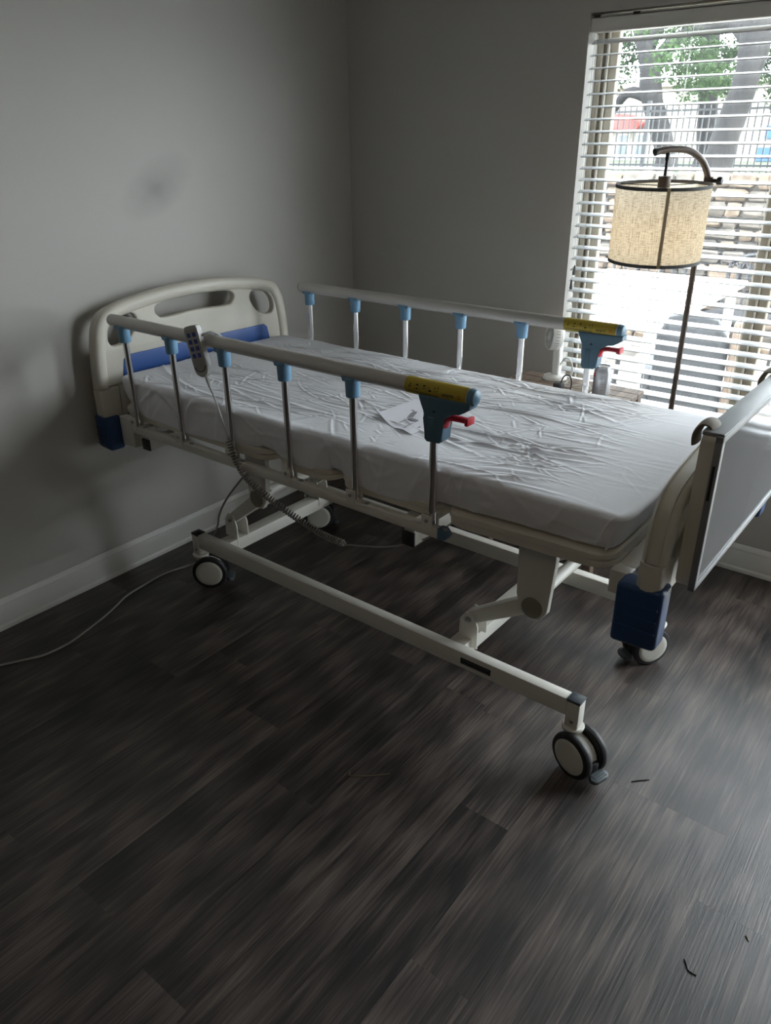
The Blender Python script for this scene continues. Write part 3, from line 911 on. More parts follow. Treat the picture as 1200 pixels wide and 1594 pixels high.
    for (xa, aa, xb, ab) in ((0.164, -12, 0.169, 16), (0.169, 16, 0.174, -12)):
        ink(l0+xa, l0+xa+0.0012, aa, ab if aa < ab else aa+1)
    ink(l0+0.163, l0+0.176, -13, -9); ink(l0+0.168, l0+0.1705, -4, 10)
    obj('warning_triangle', bm, M_RED, sr, smooth=None)
    to = link('sticker_lettering', TXT, sr)
    a = math.radians(-2)
    to.location = (l0+0.118, vc-(rr+0.0006)*0.965, zr-0.006)
    to.rotation_euler = (PI/2, 0, 0)
    return sr
nposts = [0.253+0.2672*k for k in range(6)]; nposts[5] = 1.597
fposts = [0.310+0.2600*k for k in range(6)]
side_rail(-0.445, nposts, 0.190, 1.728, 'near side rail with the grey hand control hooked over it')
side_rail(0.445, fposts, 0.262, 1.728, 'far side rail in front of the window')

# ================================================================== MATTRESS with fitted sheet
def mattress():
    u0, u1, v0, v1, z0, z1 = 0.135, 2.128, -0.432, 0.432, 0.7585, 0.872
    r = 0.022
    NU, NV, NZ = 860, 372, 26
    V = []; F = []
    def grid(fn, n, m):
        base = len(V)
        for i in range(n+1):
            for j in range(m+1): V.append(fn(i/n, j/m))
        for i in range(n):
            for j in range(m):
                a = base+i*(m+1)+j
                F.append((a, a+1, a+m+2, a+m+1))
    grid(lambda a, b: (u0+(u1-u0)*a, v0+(v1-v0)*b, z1), NU, NV)
    grid(lambda a, b: (u0+(u1-u0)*a, v0, z0+(z1-z0)*b), NU, NZ)
    grid(lambda a, b: (u0+(u1-u0)*a, v1, z0+(z1-z0)*b), NU, NZ)
    grid(lambda a, b: (u0, v0+(v1-v0)*a, z0+(z1-z0)*b), NV, NZ)
    grid(lambda a, b: (u1, v0+(v1-v0)*a, z0+(z1-z0)*b), NV, NZ)
    grid(lambda a, b: (u0+(u1-u0)*a, v0+(v1-v0)*b, z0), 20, 10)
    P = np.array(V)
    lo = np.array([u0+r, v0+r, z0+0.012]); hi = np.array([u1-r, v1-r, z1-r*0.7])
    Q = np.clip(P, lo, hi)
    D = P-Q
    ln = np.linalg.norm(D, axis=1); ln[ln == 0] = 1
    N = D/ln[:, None]
    rad = np.array([r, r, 0.0])
    R3 = np.where(D[:, 2] > 0, r*0.7, 0.012)
    Pn = Q + np.stack([N[:, 0]*r, N[:, 1]*r, N[:, 2]*R3], 1)
    top = np.clip((Pn[:, 2]-(z1-0.02))/0.02, 0, 1)
    U, Vv = Pn[:, 0], Pn[:, 1]
    rs = np.random.RandomState(11)
    H = np.zeros(len(P))
    # long soft undulation
    H += 0.0022*np.sin(U*7+Vv*5)+0.0015*np.sin(U*13-Vv*9+1)+0.0015*np.sin(U*4.2+Vv*14)
    def folds(count, ang_mu, ang_sd, Lr, wr, ar, dens):
        nonlocal H
        for _ in range(count):
            cu = u0+0.05+(u1-u0-0.1)*(rs.rand()**dens); cv = v0+(v1-v0)*rs.rand()
            an = math.radians(rs.normal(ang_mu, ang_sd)); Lh = rs.uniform(*Lr); wd = rs.uniform(*wr); am = rs.uniform(*ar)
            cv_ = rs.normal(0, 1.2)
            du, dv = U-cu, Vv-cv
            s = du*math.cos(an)+dv*math.sin(an)
            msk = (np.abs(s) < Lh*1.05)
            if not msk.any(): continue
            sm = s[msk]
            dd = -du[msk]*math.sin(an)+dv[msk]*math.cos(an)-cv_*sm*sm*0.5
            tp = np.clip(1-(sm/Lh)**2, 0, 1)
            prof = np.exp(-np.abs(dd/wd)**1.5) - 0.55*np.exp(-((dd-2.1*wd)/(1.3*wd))**2)
            H[msk] += am*tp*prof
    folds(95, 4, 14, (0.06, 0.30), (0.0035, 0.007), (0.0012, 0.0034), 0.85)
    folds(45, 38, 20, (0.03, 0.13), (0.003, 0.006), (0.0012, 0.0032), 0.8)
    folds(38, -42, 24, (0.03, 0.12), (0.003, 0.0055), (0.0010, 0.003), 0.8)
    folds(16, 8, 10, (0.25, 0.5), (0.006, 0.010), (0.003, 0.0055), 0.7)
    folds(70, 2, 9, (0.05, 0.18), (0.003, 0.005), (0.0008, 0.002), 1.8)
    folds(420, 5, 38, (0.012, 0.055), (0.0028, 0.0042), (0.0006, 0.0017), 0.9)
    folds(12, 12, 26, (0.10, 0.30), (0.007, 0.011), (0.003, 0.0055), 0.5)
    # the smoother, tighter foot end and edges
    tight = np.clip((1.98-U)/0.18, 0.10, 1)*np.clip((0.45-np.abs(Vv))/0.06, 0.15, 1)
    Pn[:, 2] += H*top*tight
    # sides: bulge, undercut towards the bottom, drag lines
    zz = np.clip((Pn[:, 2]-z0)/(z1-z0), 0, 1)
    side = np.clip((np.abs(Vv)-(v1-r*1.02))/(r*0.5), 0, 1)*np.sign(Vv)
    Hs = np.zeros(len(P))
    for _ in range(90):
        cu = rs.uniform(u0, u1); cz = rs.uniform(0, 1); an = rs.normal(0.55, 0.5)*(1 if rs.rand() < .7 else -1); Lh = rs.uniform(0.05, 0.22); wd = rs.uniform(0.005, 0.012); am = rs.uniform(0.001, 0.0035)
        du, dz = U-cu, (Pn[:, 2]-(z0+cz*(z1-z0)))
        s = du*math.cos(an)+dz*math.sin(an); d_ = -du*math.sin(an)+dz*math.cos(an)
        Hs += am*np.exp(-(s/Lh)**2*2)*np.exp(-(d_/wd)**2)
    und = -0.016*(1-zz)**2 + 0.003*np.sin(zz*PI)
    Pn[:, 1] += side*(Hs+und)
    # the sheet hangs over the deck rim in shallow swags, tucked up at the foot section
    low = (1-zz)**1.5*np.abs(side)
    sw = np.zeros(len(P))
    for a_, b__, dp in ((0.16, 0.90, 0.034), (0.97, 1.21, 0.024), (1.25, 1.60, 0.030)):
        t_ = np.clip((U-a_)/(b__-a_), 0, 1); sw = np.maximum(sw, dp*np.sin(PI*t_)**0.6)
    Pn[:, 2] -= low*sw
    Pn[:, 1] += np.sign(Vv)*low*np.minimum(sw*0.75, 0.021)
    Pn[:, 2] += (1-zz)*0.016*np.clip((U-1.63)/0.48, 0, 1)
    # both ends lean in under the mattress; the head end more
    he = np.clip((u0+0.10-U)/0.10, 0, 1); Pn[:, 0] += he*0.045*(1-zz)**1.2
    fe = np.clip((U-(u1-0.06))/0.06, 0, 1); Pn[:, 0] -= fe*0.030*(1-zz)**1.5
    # soft rounding of the plan corners
    cr_ = np.clip((np.abs(Vv)-0.36)/0.072, 0, 1)
    Pn[:, 0] += np.where(U < 0.4, he*cr_**2*0.02, -fe*cr_**2*0.018)
    me = bpy.data.meshes.new('mattress')
    me.from_pydata(Pn.tolist(), [], F)
    bm = bmesh.new(); bm.from_mesh(me)
    bmesh.ops.remove_doubles(bm, verts=bm.verts, dist=1e-4)
    bpy.data.meshes.remove(me)
    return mesh_of(bm, M_SHEET, 70)
mt = link('mattress', mattress(), None, 'thin mattress in a crumpled white fitted sheet on the hospital bed', 'mattress')
mt.location = (0, BYC, 0); mt.rotation_euler = (0, 0, BYAW)
# a pulled sheet seam at the near foot corner
tube_pts = [BEDM @ Vector(p) for p in ((2.090, -0.418, 0.850), (2.094, -0.421, 0.82), (2.090, -0.418, 0.79), (2.083, -0.412, 0.772))]
bm = B(); tube(bm, smooth_path([(2.088, -0.424, 0.852), (2.092, -0.427, 0.825), (2.088, -0.424, 0.795), (2.080, -0.416, 0.775)], 5), 0.003, 6)
obj('corner_seam', bm, M_SHEET, mt)

# ================================================================== LEAFLET on the mattress
lf = thing('folded_leaflet', 'folded white instruction leaflet with a grey bed drawing, lying on the mattress', 'leaflet', (0, BYC, 0), BYAW)
def sheetq(rows, m, name, parent, th=0.0006):
    bm = B()
    R = [[bm.verts.new(p) for p in r_] for r_ in rows]
    for i in range(len(R)-1):
        for j in range(len(R[0])-1): bm.faces.new((R[i][j], R[i][j+1], R[i+1][j+1], R[i+1][j]))
    g = bmesh.ops.extrude_face_region(bm, geom=list(bm.faces))
    for v in g['geom']:
        if isinstance(v, bmesh.types.BMVert): v.co.z += th
    return obj(name, bm, m, parent, smooth=30)
ZT = 0.8775
near = [(1.224, -0.214, ZT+0.012), (1.262, -0.236, ZT+0.006), (1.300, -0.258, ZT+0.001), (1.327, -0.270, ZT), (1.368, -0.279, ZT+0.006), (1.408, -0.287, ZT+0.001)]
far = [(1.222, -0.010, ZT+0.004), (1.262, -0.020, ZT+0.003), (1.300, -0.032, ZT+0.001), (1.332, -0.040, ZT), (1.375, -0.050, ZT+0.005), (1.418, -0.062, ZT+0.001)]
rows = [[tuple(Vector(a).lerp(Vector(b), t)) for a, b in zip(near, far)] for t in (0, 0.33, 0.66, 1)]
sheetq(rows, M_PAPER, 'page', lf)
def leaf_pt(s, t, dz=0.0012):
    k = s*5; i = min(int(k), 4); f = k-i
    a = Vector(near[i]).lerp(Vector(near[i+1]), f); b = Vector(far[i]).lerp(Vector(far[i+1]), f)
    p = a.lerp(b, t); p.z += dz
    return p
bm = B()
def inkline(pts, wd):
    for (s0, t0), (s1, t1) in zip(pts, pts[1:]):
        a, b = leaf_pt(s0, t0), leaf_pt(s1, t1)
        d = (b-a); n_ = Vector((-d.y, d.x, 0)).normalized()*wd
        bm.faces.new([bm.verts.new(q) for q in (a-n_, b-n_, b+n_, a+n_)])
inkline([(0.36, 0.62), (0.50, 0.40)], 0.009)
inkline([(0.50, 0.40), (0.72, 0.38)], 0.008)
inkline([(0.72, 0.38), (0.92, 0.22)], 0.006)
inkline([(0.46, 0.30), (0.85, 0.18)], 0.002)
inkline([(0.50, 0.33), (0.52, 0.15)], 0.002); inkline([(0.74, 0.28), (0.76, 0.10)], 0.002)
inkline([(0.28, 0.60), (0.34, 0.62)], 0.004); inkline([(0.50, 0.13), (0.55, 0.12)], 0.004); inkline([(0.74, 0.08), (0.79, 0.07)], 0.004)
inkline([(0.62, 0.85), (0.75, 0.80)], 0.0015)
obj('bed_drawing', bm, M_PRINT, lf, smooth=None)

# ================================================================== HAND CONTROL with coiled cord
hc = thing('hand_control', 'grey bed hand control with eight blue buttons hooked over the near side rail', 'remote control', (0, BYC, 0), BYAW)
A_, B_ = Vector((0.692, -0.484, 1.138)), Vector((0.733, -0.484, 0.984))
ax = (A_-B_).normalized(); sx = Vector((ax.z, 0, -ax.x))       # long axis, width axis
HM = (Matrix.Rotation(math.radians(14), 3, ax) @ Matrix((Vector((sx.x, 0, sx.z)), Vector((0, 1, 0)), ax)).transposed()).to_4x4()
HM.translation = (A_+B_)/2
Lh = (A_-B_).length/2
outl = closed_smooth([(-0.026, Lh-0.010), (-0.018, Lh), (0.018, Lh), (0.026, Lh-0.010), (0.027, 0.02), (0.0265, -0.045), (0.022, -Lh+0.012), (0.010, -Lh), (-0.010, -Lh), (-0.022, -Lh+0.012), (-0.0265, -0.045), (-0.027, 0.02)], 4)
bm = B(); prism(bm, outl, -0.011, 0.011, 0.005, seg=3); bmesh.ops.transform(bm, matrix=HM, verts=bm.verts)
hbody = obj('body', bm, M_GREYP, hc)
bm = B(); prism(bm, rrect(-0.022, 0.022, -0.058, Lh-0.010, 0.009), -0.0122, -0.010, 0.0006); bmesh.ops.transform(bm, matrix=HM, verts=bm.verts)
obj('keypad', bm, M_GREYD, hbody)
bm = B(); tube(bm, [(p[0], -0.0118, p[1]) for p in smooth_path([(-0.022, -0.046, 0), (-0.013, -0.0595, 0), (0.0, -0.063, 0), (0.013, -0.0595, 0), (0.022, -0.046, 0)], 4)], 0.0016, 6); bmesh.ops.transform(bm, matrix=HM, verts=bm.verts)
obj('keypad_edge', bm, M_BLK, hbody)
for row in range(4):
    for cx in (-0.0105, 0.0105):
        bm = B(); zz = Lh-0.027-row*0.0215
        box(bm, (cx-0.0068, -0.0136, zz-0.007), (cx+0.0068, -0.0118, zz+0.007), 0.0008, 1)
        bmesh.ops.transform(bm, matrix=HM, verts=bm.verts)
        obj('button', bm, M_KEY, hbody)
bm = B()
hook = smooth_path([(0.708, -0.474, 1.105), (0.730, -0.466, 1.114), (0.742, -0.445, 1.1175), (0.750, -0.424, 1.105), (0.752, -0.418, 1.085), (0.752, -0.421, 1.068)], 6)
tube(bm, hook, 0.0045, 8, ry=0.008)
obj('hook', bm, M_GREYP, hc)
bm = B()
zrel = [B_ + Vector((0.001, 0, 0.004)), B_ + Vector((0.008, 0, -0.010)), B_ + Vector((0.016, 0, -0.034))]
tube(bm, zrel, [0.0055, 0.005, 0.0032], 8)
for k in range(4):
    p = zrel[1].lerp(zrel[2], k/4); q = zrel[1].lerp(zrel[2], k/4+0.12); tube(bm, [p, q], 0.0062-0.0006*k, 8)
obj('strain_relief', bm, M_GREYP, hc)
bm = B()
tube(bm, smooth_path([zrel[2], (0.766, -0.484, 0.920), (0.782, -0.483, 0.875), (0.797, -0.482, 0.830), (0.810, -0.481, 0.795)], 6), 0.0028, 8)
obj('cord', bm, M_GREYP, hc)
cpath = smooth_path([(0.810, -0.481, 0.795), (0.832, -0.481, 0.730), (0.888, -0.480, 0.664), (0.960, -0.46, 0.610), (1.045, -0.43, 0.555), (1.140, -0.405, 0.510), (1.235, -0.395, 0.500)], 40)
cl = [0]
for a, b in zip(cpath, cpath[1:]): cl.append(cl[-1]+(b-a).length)
tot = cl[-1]; turns = 58; pts = []
ns = turns*12; j = 0
for i in range(ns+1):
    s = tot*i/ns
    while j < len(cl)-2 and cl[j+1] < s: j += 1
    t = (s-cl[j])/max(cl[j+1]-cl[j], 1e-9)
    p = cpath[j].lerp(cpath[j+1], t); T = (cpath[j+1]-cpath[j]).normalized()
    n1 = Vector((0, 1, 0)); n1 = (n1-T*n1.dot(T)).normalized(); n2 = T.cross(n1)
    a = 2*PI*turns*i/ns
    env = 0.0096*min(1, i/20, (ns-i)/20)
    pts.append(p+n1*(env*math.cos(a))+n2*(env*math.sin(a)))
bm = B(); tube(bm, pts, 0.0029, 6)
obj('coiled_cord', bm, M_CORD, hc, smooth=70)
bm = B()
tube(bm, smooth_path([(1.235, -0.395, 0.500), (1.31, -0.395, 0.520), (1.40, -0.395, 0.548), (1.49, -0.39, 0.588), (1.555, -0.36, 0.628), (1.57, -0.30, 0.645)], 8), 0.0028, 8)
obj('cord', bm, M_CORD, hc)

# ================================================================== POWER CORD
pc = [(0.700, -1.42, 0.600), (0.640, -1.425, 0.54), (0.545, -1.43, 0.43), (0.495, -1.43, 0.35), (0.430, -1.39, 0.275), (0.375, -1.375, 0.20), (0.32, -1.36, 0.11), (0.25, -1.365, 0.035), (0.195, -1.40, 0.006), (0.170, -1.50, 0.0045), (0.176, -1.60, 0.0045), (0.190, -1.70, 0.0045), (0.222, -1.775, 0.0045), (0.254, -1.855, 0.0045), (0.282, -1.955, 0.0045), (0.298, -2.03, 0.0045), (0.292, -2.12, 0.0045), (0.258, -2.185, 0.0045), (0.215, -2.26, 0.0045), (0.16, -2.35, 0.0045), (0.12, -2.6, 0.0045)]
bm = B(); tube(bm, smooth_path(pc, 8), 0.0042, 8)
bmesh.ops.transform(bm, matrix=BEDM.inverted(), verts=bm.verts)
obj('power_cord', bm, M_CORD, bed)

# ================================================================== TRAY BOARD on the footboard
tr = thing('tray_board', 'glossy grey meal tray board with silver edges hung outside the footboard', 'tray', (0, BYC, 0), BYAW)
ua = 2.2435
tz0, tz1, tv = 0.728, 1.100, 0.400
obj('back_shell', prism(B(), rrect(-tv+0.004, tv-0.004, tz0+0.004, tz1-0.004, 0.015), ua, ua+0.030, 0.003, plane='yz'), M_ABS, tr)
bm = B()
for lo, hi in (((ua+0.030, -tv, tz0), (ua+0.046, tv, tz0+0.016)), ((ua+0.030, -tv, tz1-0.016), (ua+0.046, tv, tz1)), ((ua+0.030, -tv, tz0), (ua+0.046, -tv+0.018, tz1)), ((ua+0.030, tv-0.018, tz0), (ua+0.046, tv, tz1))):
    box(bm, lo, hi, 0.0025)
obj('edge_frame', bm, M_SILVER, tr)
obj('face_panel', box(B(), (ua+0.030, -tv+0.018, tz0+0.016), (ua+0.042, tv-0.018, tz1-0.016)), M_TRAY, tr)
bm = B(); box(bm, (ua-0.002, -tv+0.01, tz1-0.006), (ua+0.044, tv-0.01, tz1+0.003), 0.002)
obj('top_strip', bm, M_SILVER, tr)
for vv in (-0.345, 0.16):
    bm = B()
    path = smooth_path([(ua+0.016, vv, tz1-0.002), (ua+0.006, vv, tz1+0.008), (ua-0.008, vv, tz1+0.009), (ua-0.018, vv, tz1-0.002), (ua-0.024, vv, tz1-0.020), (ua-0.022, vv, tz1-0.040)], 6)
    tube(bm, path, 0.006, 10, ry=0.030)
    obj('hook', bm, M_BROWN, tr)
for s in (-1, 1):
    obj('side_slot', box(B(), (ua+0.034, s*(tv+0.0005)-0.002, 0.955), (ua+0.040, s*(tv+0.0005)+0.002, 1.035), 0.001, 1), M_BLK, tr)

# ================================================================== NIGHT TABLE and what stands on it
TZ = 0.760
nt = thing('night_table', 'small weathered wood bedside table between the bed and the window', 'table', (1.40, -0.37, 0))
for k in range(5):
    y0 = -0.165+k*0.066
    obj('top_board', box(B(), (-0.26, y0, TZ-0.022), (0.26, y0+0.064, TZ), 0.002, 1), M_WOOD, nt)
bm = B(); 
for sx_ in (-1, 1): box(bm, (sx_*0.235-0.012, -0.14, TZ-0.08), (sx_*0.235+0.012, 0.14, TZ-0.022))
for sy_ in (-1, 1): box(bm, (-0.235, sy_*0.135-0.01, TZ-0.08), (0.235, sy_*0.135+0.01, TZ-0.022))
obj('apron', bm, M_WOOD, nt)
for sx_ in (-1, 1):
    for sy_ in (-1, 1):
        obj('leg', box(B(), (sx_*0.235-0.02, sy_*0.14-0.02, 0), (sx_*0.235+0.02, sy_*0.14+0.02, TZ-0.022), 0.003, 1), M_WOOD, nt)

can = thing('drink_can', 'silver drink can standing on the bedside table', 'can', (1.553, -0.385, TZ))
obj('body', lathe(B(), [(0.022, 0.003), (0.025, 0.0), (0.0325, 0.011), (0.033, 0.016), (0.033, 0.100), (0.0315, 0.106), (0.0275, 0.117), (0.0275, 0.121), (0.0262, 0.122), (0.025, 0.118), (0.0, 0.118)], 32), M_CAN, can)
bm = B()
for i in range(9):
    a = math.radians(-150+i*6); 
rA = 0.0333
def can_patch(bm, a0, a1, z0, z1):
    n = 4
    lo_ = [bm.verts.new((rA*math.cos(math.radians(a0+(a1-a0)*i/n)), rA*math.sin(math.radians(a0+(a1-a0)*i/n)), z0)) for i in range(n+1)]
    hi_ = [bm.verts.new((rA*math.cos(math.radians(a0+(a1-a0)*i/n)), rA*math.sin(math.radians(a0+(a1-a0)*i/n)), z1)) for i in range(n+1)]
    for i in range(n): bm.faces.new((lo_[i], lo_[i+1], hi_[i+1], hi_[i]))
can_patch(bm, -145, -118, 0.082, 0.098)
obj('printed_mark', bm, M_CANRED, can)
bm = B()
for zz, a0, a1 in ((0.086, -75, -45), (0.078, -78, -42), (0.066, -72, -50), (0.056, -75, -44), (0.046, -70, -48), (0.034, -76, -46)):
    can_patch(bm, a0, a1, zz, zz+0.003)
obj('printed_lines', bm, M_PRINT, can)
obj('pull_tab', box(B(), (-0.010, -0.006, 0.1185), (0.012, 0.006, 0.1205), 0.001, 1, Matrix.Rotation(0.6, 4, 'Z')), M_STEEL, can)

fan = thing('desk_fan', 'small round white desk fan on the bedside table', 'fan', (1.300, -0.260, TZ))
obj('base', lathe(B(), [(0.048, 0), (0.050, 0.004), (0.046, 0.014), (0.018, 0.022), (0.014, 0.024)], 28), M_FAN, fan)
obj('stand', box(B(), (-0.011, -0.018, 0.018), (0.020, 0.018, 0.155), 0.007, 3), M_FAN, fan)
FM = Matrix.Translation((-0.012, -0.012, 0.178)) @ Matrix.Rotation(math.radians(222), 4, 'Z') @ Matrix.Rotation(math.radians(84), 4, 'Y')
housing = obj('housing', lathe(B(), [(0.020, -0.032), (0.046, -0.028), (0.056, -0.016), (0.0585, 0.0), (0.0585, 0.016), (0.0555, 0.022), (0.052, 0.018), (0.052, -0.010), (0.0, -0.012)], 36, FM), M_FAN, fan)
bm = B()
for k in range(40):
    a = 2*PI*k/40; t = bmesh.new()
    box(t, (0.020, -0.0007, 0.0165), (0.054, 0.0007, 0.0195), 0, 1, Matrix.Rotation(a, 4, 'Z'))
    bmesh.ops.transform(t, matrix=FM, verts=t.verts); merge(bm, t)
for r_ in (0.030, 0.042):
    tube(bm, [FM @ Vector((r_*math.cos(2*PI*i/32), r_*math.sin(2*PI*i/32), 0.018)) for i in range(33)], 0.0007, 5)
obj('front_grille', bm, M_FAN, housing, smooth=None, kind='stuff')
obj('centre_badge', lathe(B(), [(0.020, 0.015), (0.021, 0.020), (0.018, 0.0225), (0.0, 0.0235)], 24, FM), M_FAN, housing)
bm = B()
for k in range(5):
    a = 2*PI*k/5; t = bmesh.new()
    prism(t, [(0.012, -0.006), (0.046, -0.020), (0.049, 0.006), (0.014, 0.008)], 0.002, 0.004, plane='xy')
    bmesh.ops.transform(t, matrix=FM @ Matrix.Rotation(a, 4, 'Z') @ Matrix.Rotation(0.3, 4, 'X'), verts=t.verts); merge(bm, t)
obj('blades', bm, mat('fan_blade', (0.55, 0.55, 0.54), 0.4), housing)
bm = B()
for k in range(30):
    a = 2*PI*k/30; t = bmesh.new()
    box(t, (0.0575, -0.0013, -0.006), (0.0592, 0.0013, 0.010), 0, 1, Matrix.Rotation(a, 4, 'Z'))
    bmesh.ops.transform(t, matrix=FM, verts=t.verts); merge(bm, t)
obj('rim_vents', bm, M_GREYD, housing, smooth=None, kind='stuff')

bm = B(); tube(bm, smooth_path([(1.318, -0.262, TZ+0.06), (1.345, -0.27, TZ+0.095), (1.375, -0.28, TZ+0.085), (1.388, -0.29, TZ+0.045), (1.378, -0.31, TZ+0.010), (1.37, -0.33, TZ+0.0035), (1.40, -0.35, TZ+0.0035), (1.44, -0.34, TZ+0.012), (1.475, -0.33, TZ+0.022), (1.50, -0.34, TZ+0.0035), (1.51, -0.38, TZ+0.0035)], 7), 0.0028, 8)
obj('charging_cable', bm, M_FAN, None, label='white charging cable looping behind the desk fan on the bedside table', cat='cable')
ad = thing('power_adapter', 'small black plug adapter beside the white fan foot', 'adapter', (1.385, -0.400, TZ))
obj('body', box(B(), (-0.018, -0.016, 0), (0.018, 0.016, 0.030), 0.004), M_BLK, ad)
obj('lead', tube(B(), smooth_path([(0.005, 0.005, 0.028), (0.012, 0.02, 0.055), (0.03, 0.03, 0.055), (0.042, 0.025, 0.030), (0.045, 0.01, 0.004)], 6), 0.0028, 8), M_BLK, ad)

# ================================================================== FLOOR LAMP
lp = thing('floor_lamp', 'bronze arc floor lamp with a lit linen drum shade in front of the window', 'lamp', (1.751, -0.130, 0))
obj('base', lathe(B(), [(0.125, 0), (0.127, 0.006), (0.120, 0.018), (0.03, 0.024), (0.014, 0.030)], 36), M_BRONZE, lp)
obj('pole', tube(B(), [(0, 0, 0.02), (0, 0, 1.505)], 0.0105, 16), M_BRONZE, lp)
dxy = Vector((-0.101, -0.150)); dl = dxy.length; dn_ = dxy/dl
def arc(r_, z_): return (dn_.x*r_, dn_.y*r_, z_)
# swivel joint with knob
obj('joint', lathe(B(), [(0.012, 0), (0.0165, 0.002), (0.0165, 0.030), (0.012, 0.032)], 20, Matrix.Translation((0, 0, 1.500))), M_BRONZE, lp)
kn = B(); lathe(kn, [(0.007, 0.0), (0.007, 0.018), (0.013, 0.020), (0.0145, 0.028), (0.0125, 0.036), (0.004, 0.040)], 20, Matrix.Translation((0.012, -0.002, 1.518)) @ AX_X)
obj('knob', kn, M_BLK, lp)
ap = smooth_path([arc(0.0, 1.520), arc(0.012, 1.548), arc(0.035, 1.578), arc(0.068, 1.602), arc(0.105, 1.616), arc(0.150, 1.620), arc(0.195, 1.618), arc(0.232, 1.612)], 6)
obj('arc_arm', tube(B(), ap, 0.0115, 14), M_BRONZE, lp)
obj('arm_end_cap', tube(B(), [arc(0.230, 1.6125), arc(0.236, 1.611)], 0.0122, 14), M_BLK, lp)
sc_ = Vector((dn_.x*0.182, dn_.y*0.182, 0))
bm = B(); tube(bm, [(sc_.x, sc_.y, 1.615), (sc_.x, sc_.y, 1.585)], 0.0075, 10)
tube(bm, [(sc_.x, sc_.y, 1.59), (sc_.x, sc_.y, 1.535)], 0.0055, 10)
obj('hanger', bm, M_BLK, lp)
obj('socket_box', lathe(B(), [(0.005, 0.0), (0.021, 0.0), (0.021, 0.036), (0.005, 0.038)], 24, Matrix.Translation((sc_.x, sc_.y, 1.500))), M_BRONZE, lp)
R_, Z0, Z1 = 0.158, 1.258, 1.513
def shade_ring(r0, r1, z0, z1, seg=72):
    bm = B()
    ring = lambda r_, z_: [bm.verts.new((r_*math.cos(2*PI*j/seg), r_*math.sin(2*PI*j/seg), z_)) for j in range(seg)]
    a, b, c, d = ring(r0, z0), ring(r0, z1), ring(r1, z1), ring(r1, z0)
    for j in range(seg):
        k = (j+1) % seg
        bm.faces.new((a[j], a[k], b[k], b[j])); bm.faces.new((b[j], b[k], c[k], c[j])); bm.faces.new((c[j], c[k], d[k], d[j])); bm.faces.new((d[j], d[k], a[k], a[j]))
    return bm
def single_ring(r0, z0, z1, seg=72):
    bm = B()
    a = [bm.verts.new((r0*math.cos(2*PI*j/seg), r0*math.sin(2*PI*j/seg), z0)) for j in range(seg)]
    b = [bm.verts.new((r0*math.cos(2*PI*j/seg), r0*math.sin(2*PI*j/seg), z1)) for j in range(seg)]
    for j in range(seg): bm.faces.new((a[j], a[(j+1) % seg], b[(j+1) % seg], b[j]))
    return bm
sh = obj('lamp_shade', single_ring(R_, Z0-1.385, Z1-1.385), M_SHADE, lp, smooth=60)
sh.location = (sc_.x, sc_.y, 1.385)
sh.rotation_euler = Matrix.Rotation(math.radians(2.4), 3, Vector((0.95, 0.31, 0))).to_euler()
for z0, z1 in ((-0.1275, -0.1165), (0.1175, 0.1285)):
    obj('trim_band', shade_ring(R_+0.0012, R_-0.0012, z0, z1), M_BAND, sh, smooth=60)
bm = B()
aS = math.radians(-64)
prism(bm, [(-0.0055, -0.127), (0.0055, -0.127), (0.0055, 0.128), (-0.0055, 0.128)], -0.001, 0.001)
bmesh.ops.transform(bm, matrix=Matrix.Rotation(aS+PI/2, 4, 'Z') @ Matrix.Translation((0, -R_-0.001, 0)), verts=bm.verts)
obj('seam', bm, mat('shade_seam', (0.36, 0.28, 0.17), 0.8), sh)
bm = B()
for k in range(3):
    a = aS+k*2*PI/3
    tube(bm, [(0, 0, 0.122), (R_*math.cos(a), R_*math.sin(a), 0.122)], 0.0016, 6)
obj('spider_frame', bm, M_BLK, sh)
obj('bulb', lathe(B(), [(0.012, 0.115), (0.013, 0.09), (0.022, 0.06), (0.030, 0.03), (0.027, 0.008), (0.012, -0.002), (0.0, -0.003)], 24), mat('opal_bulb', (0.85, 0.82, 0.74), 0.4), sh)
bl_ = bpy.data.lights.new('lamp_bulb_light', 'POINT'); bl_.energy = BULB; bl_.color = (1.0, 0.86, 0.64); bl_.shadow_soft_size = 0.02
blo = bpy.data.objects.new('lamp_bulb_light', bl_); COL.objects.link(blo); blo.location = (1.751+sc_.x, -0.130+sc_.y, 1.360)

# ================================================================== ADDED CEILING FILL, unseen behind the viewer, a warm lift for the room
cl_ = thing('added_ceiling_fill', 'added round ceiling fill lamp, unseen behind the viewer', 'lamp', (2.6, -3.7, RH))
obj('base_plate', lathe(B(), [(0.17, -0.0), (0.17, -0.025), (0.16, -0.03)], 32), M_TRIM, cl_)
cll = bpy.data.lights.new('added_ceiling_fill_light', 'POINT'); cll.energy = CEILING_FILL; cll.color = (1.0, 0.76, 0.52); cll.shadow_soft_size = 0.12
clo = bpy.data.objects.new('added_ceiling_fill_light', cll); COL.objects.link(clo); clo.location = (2.6, -3.7, RH-0.16)

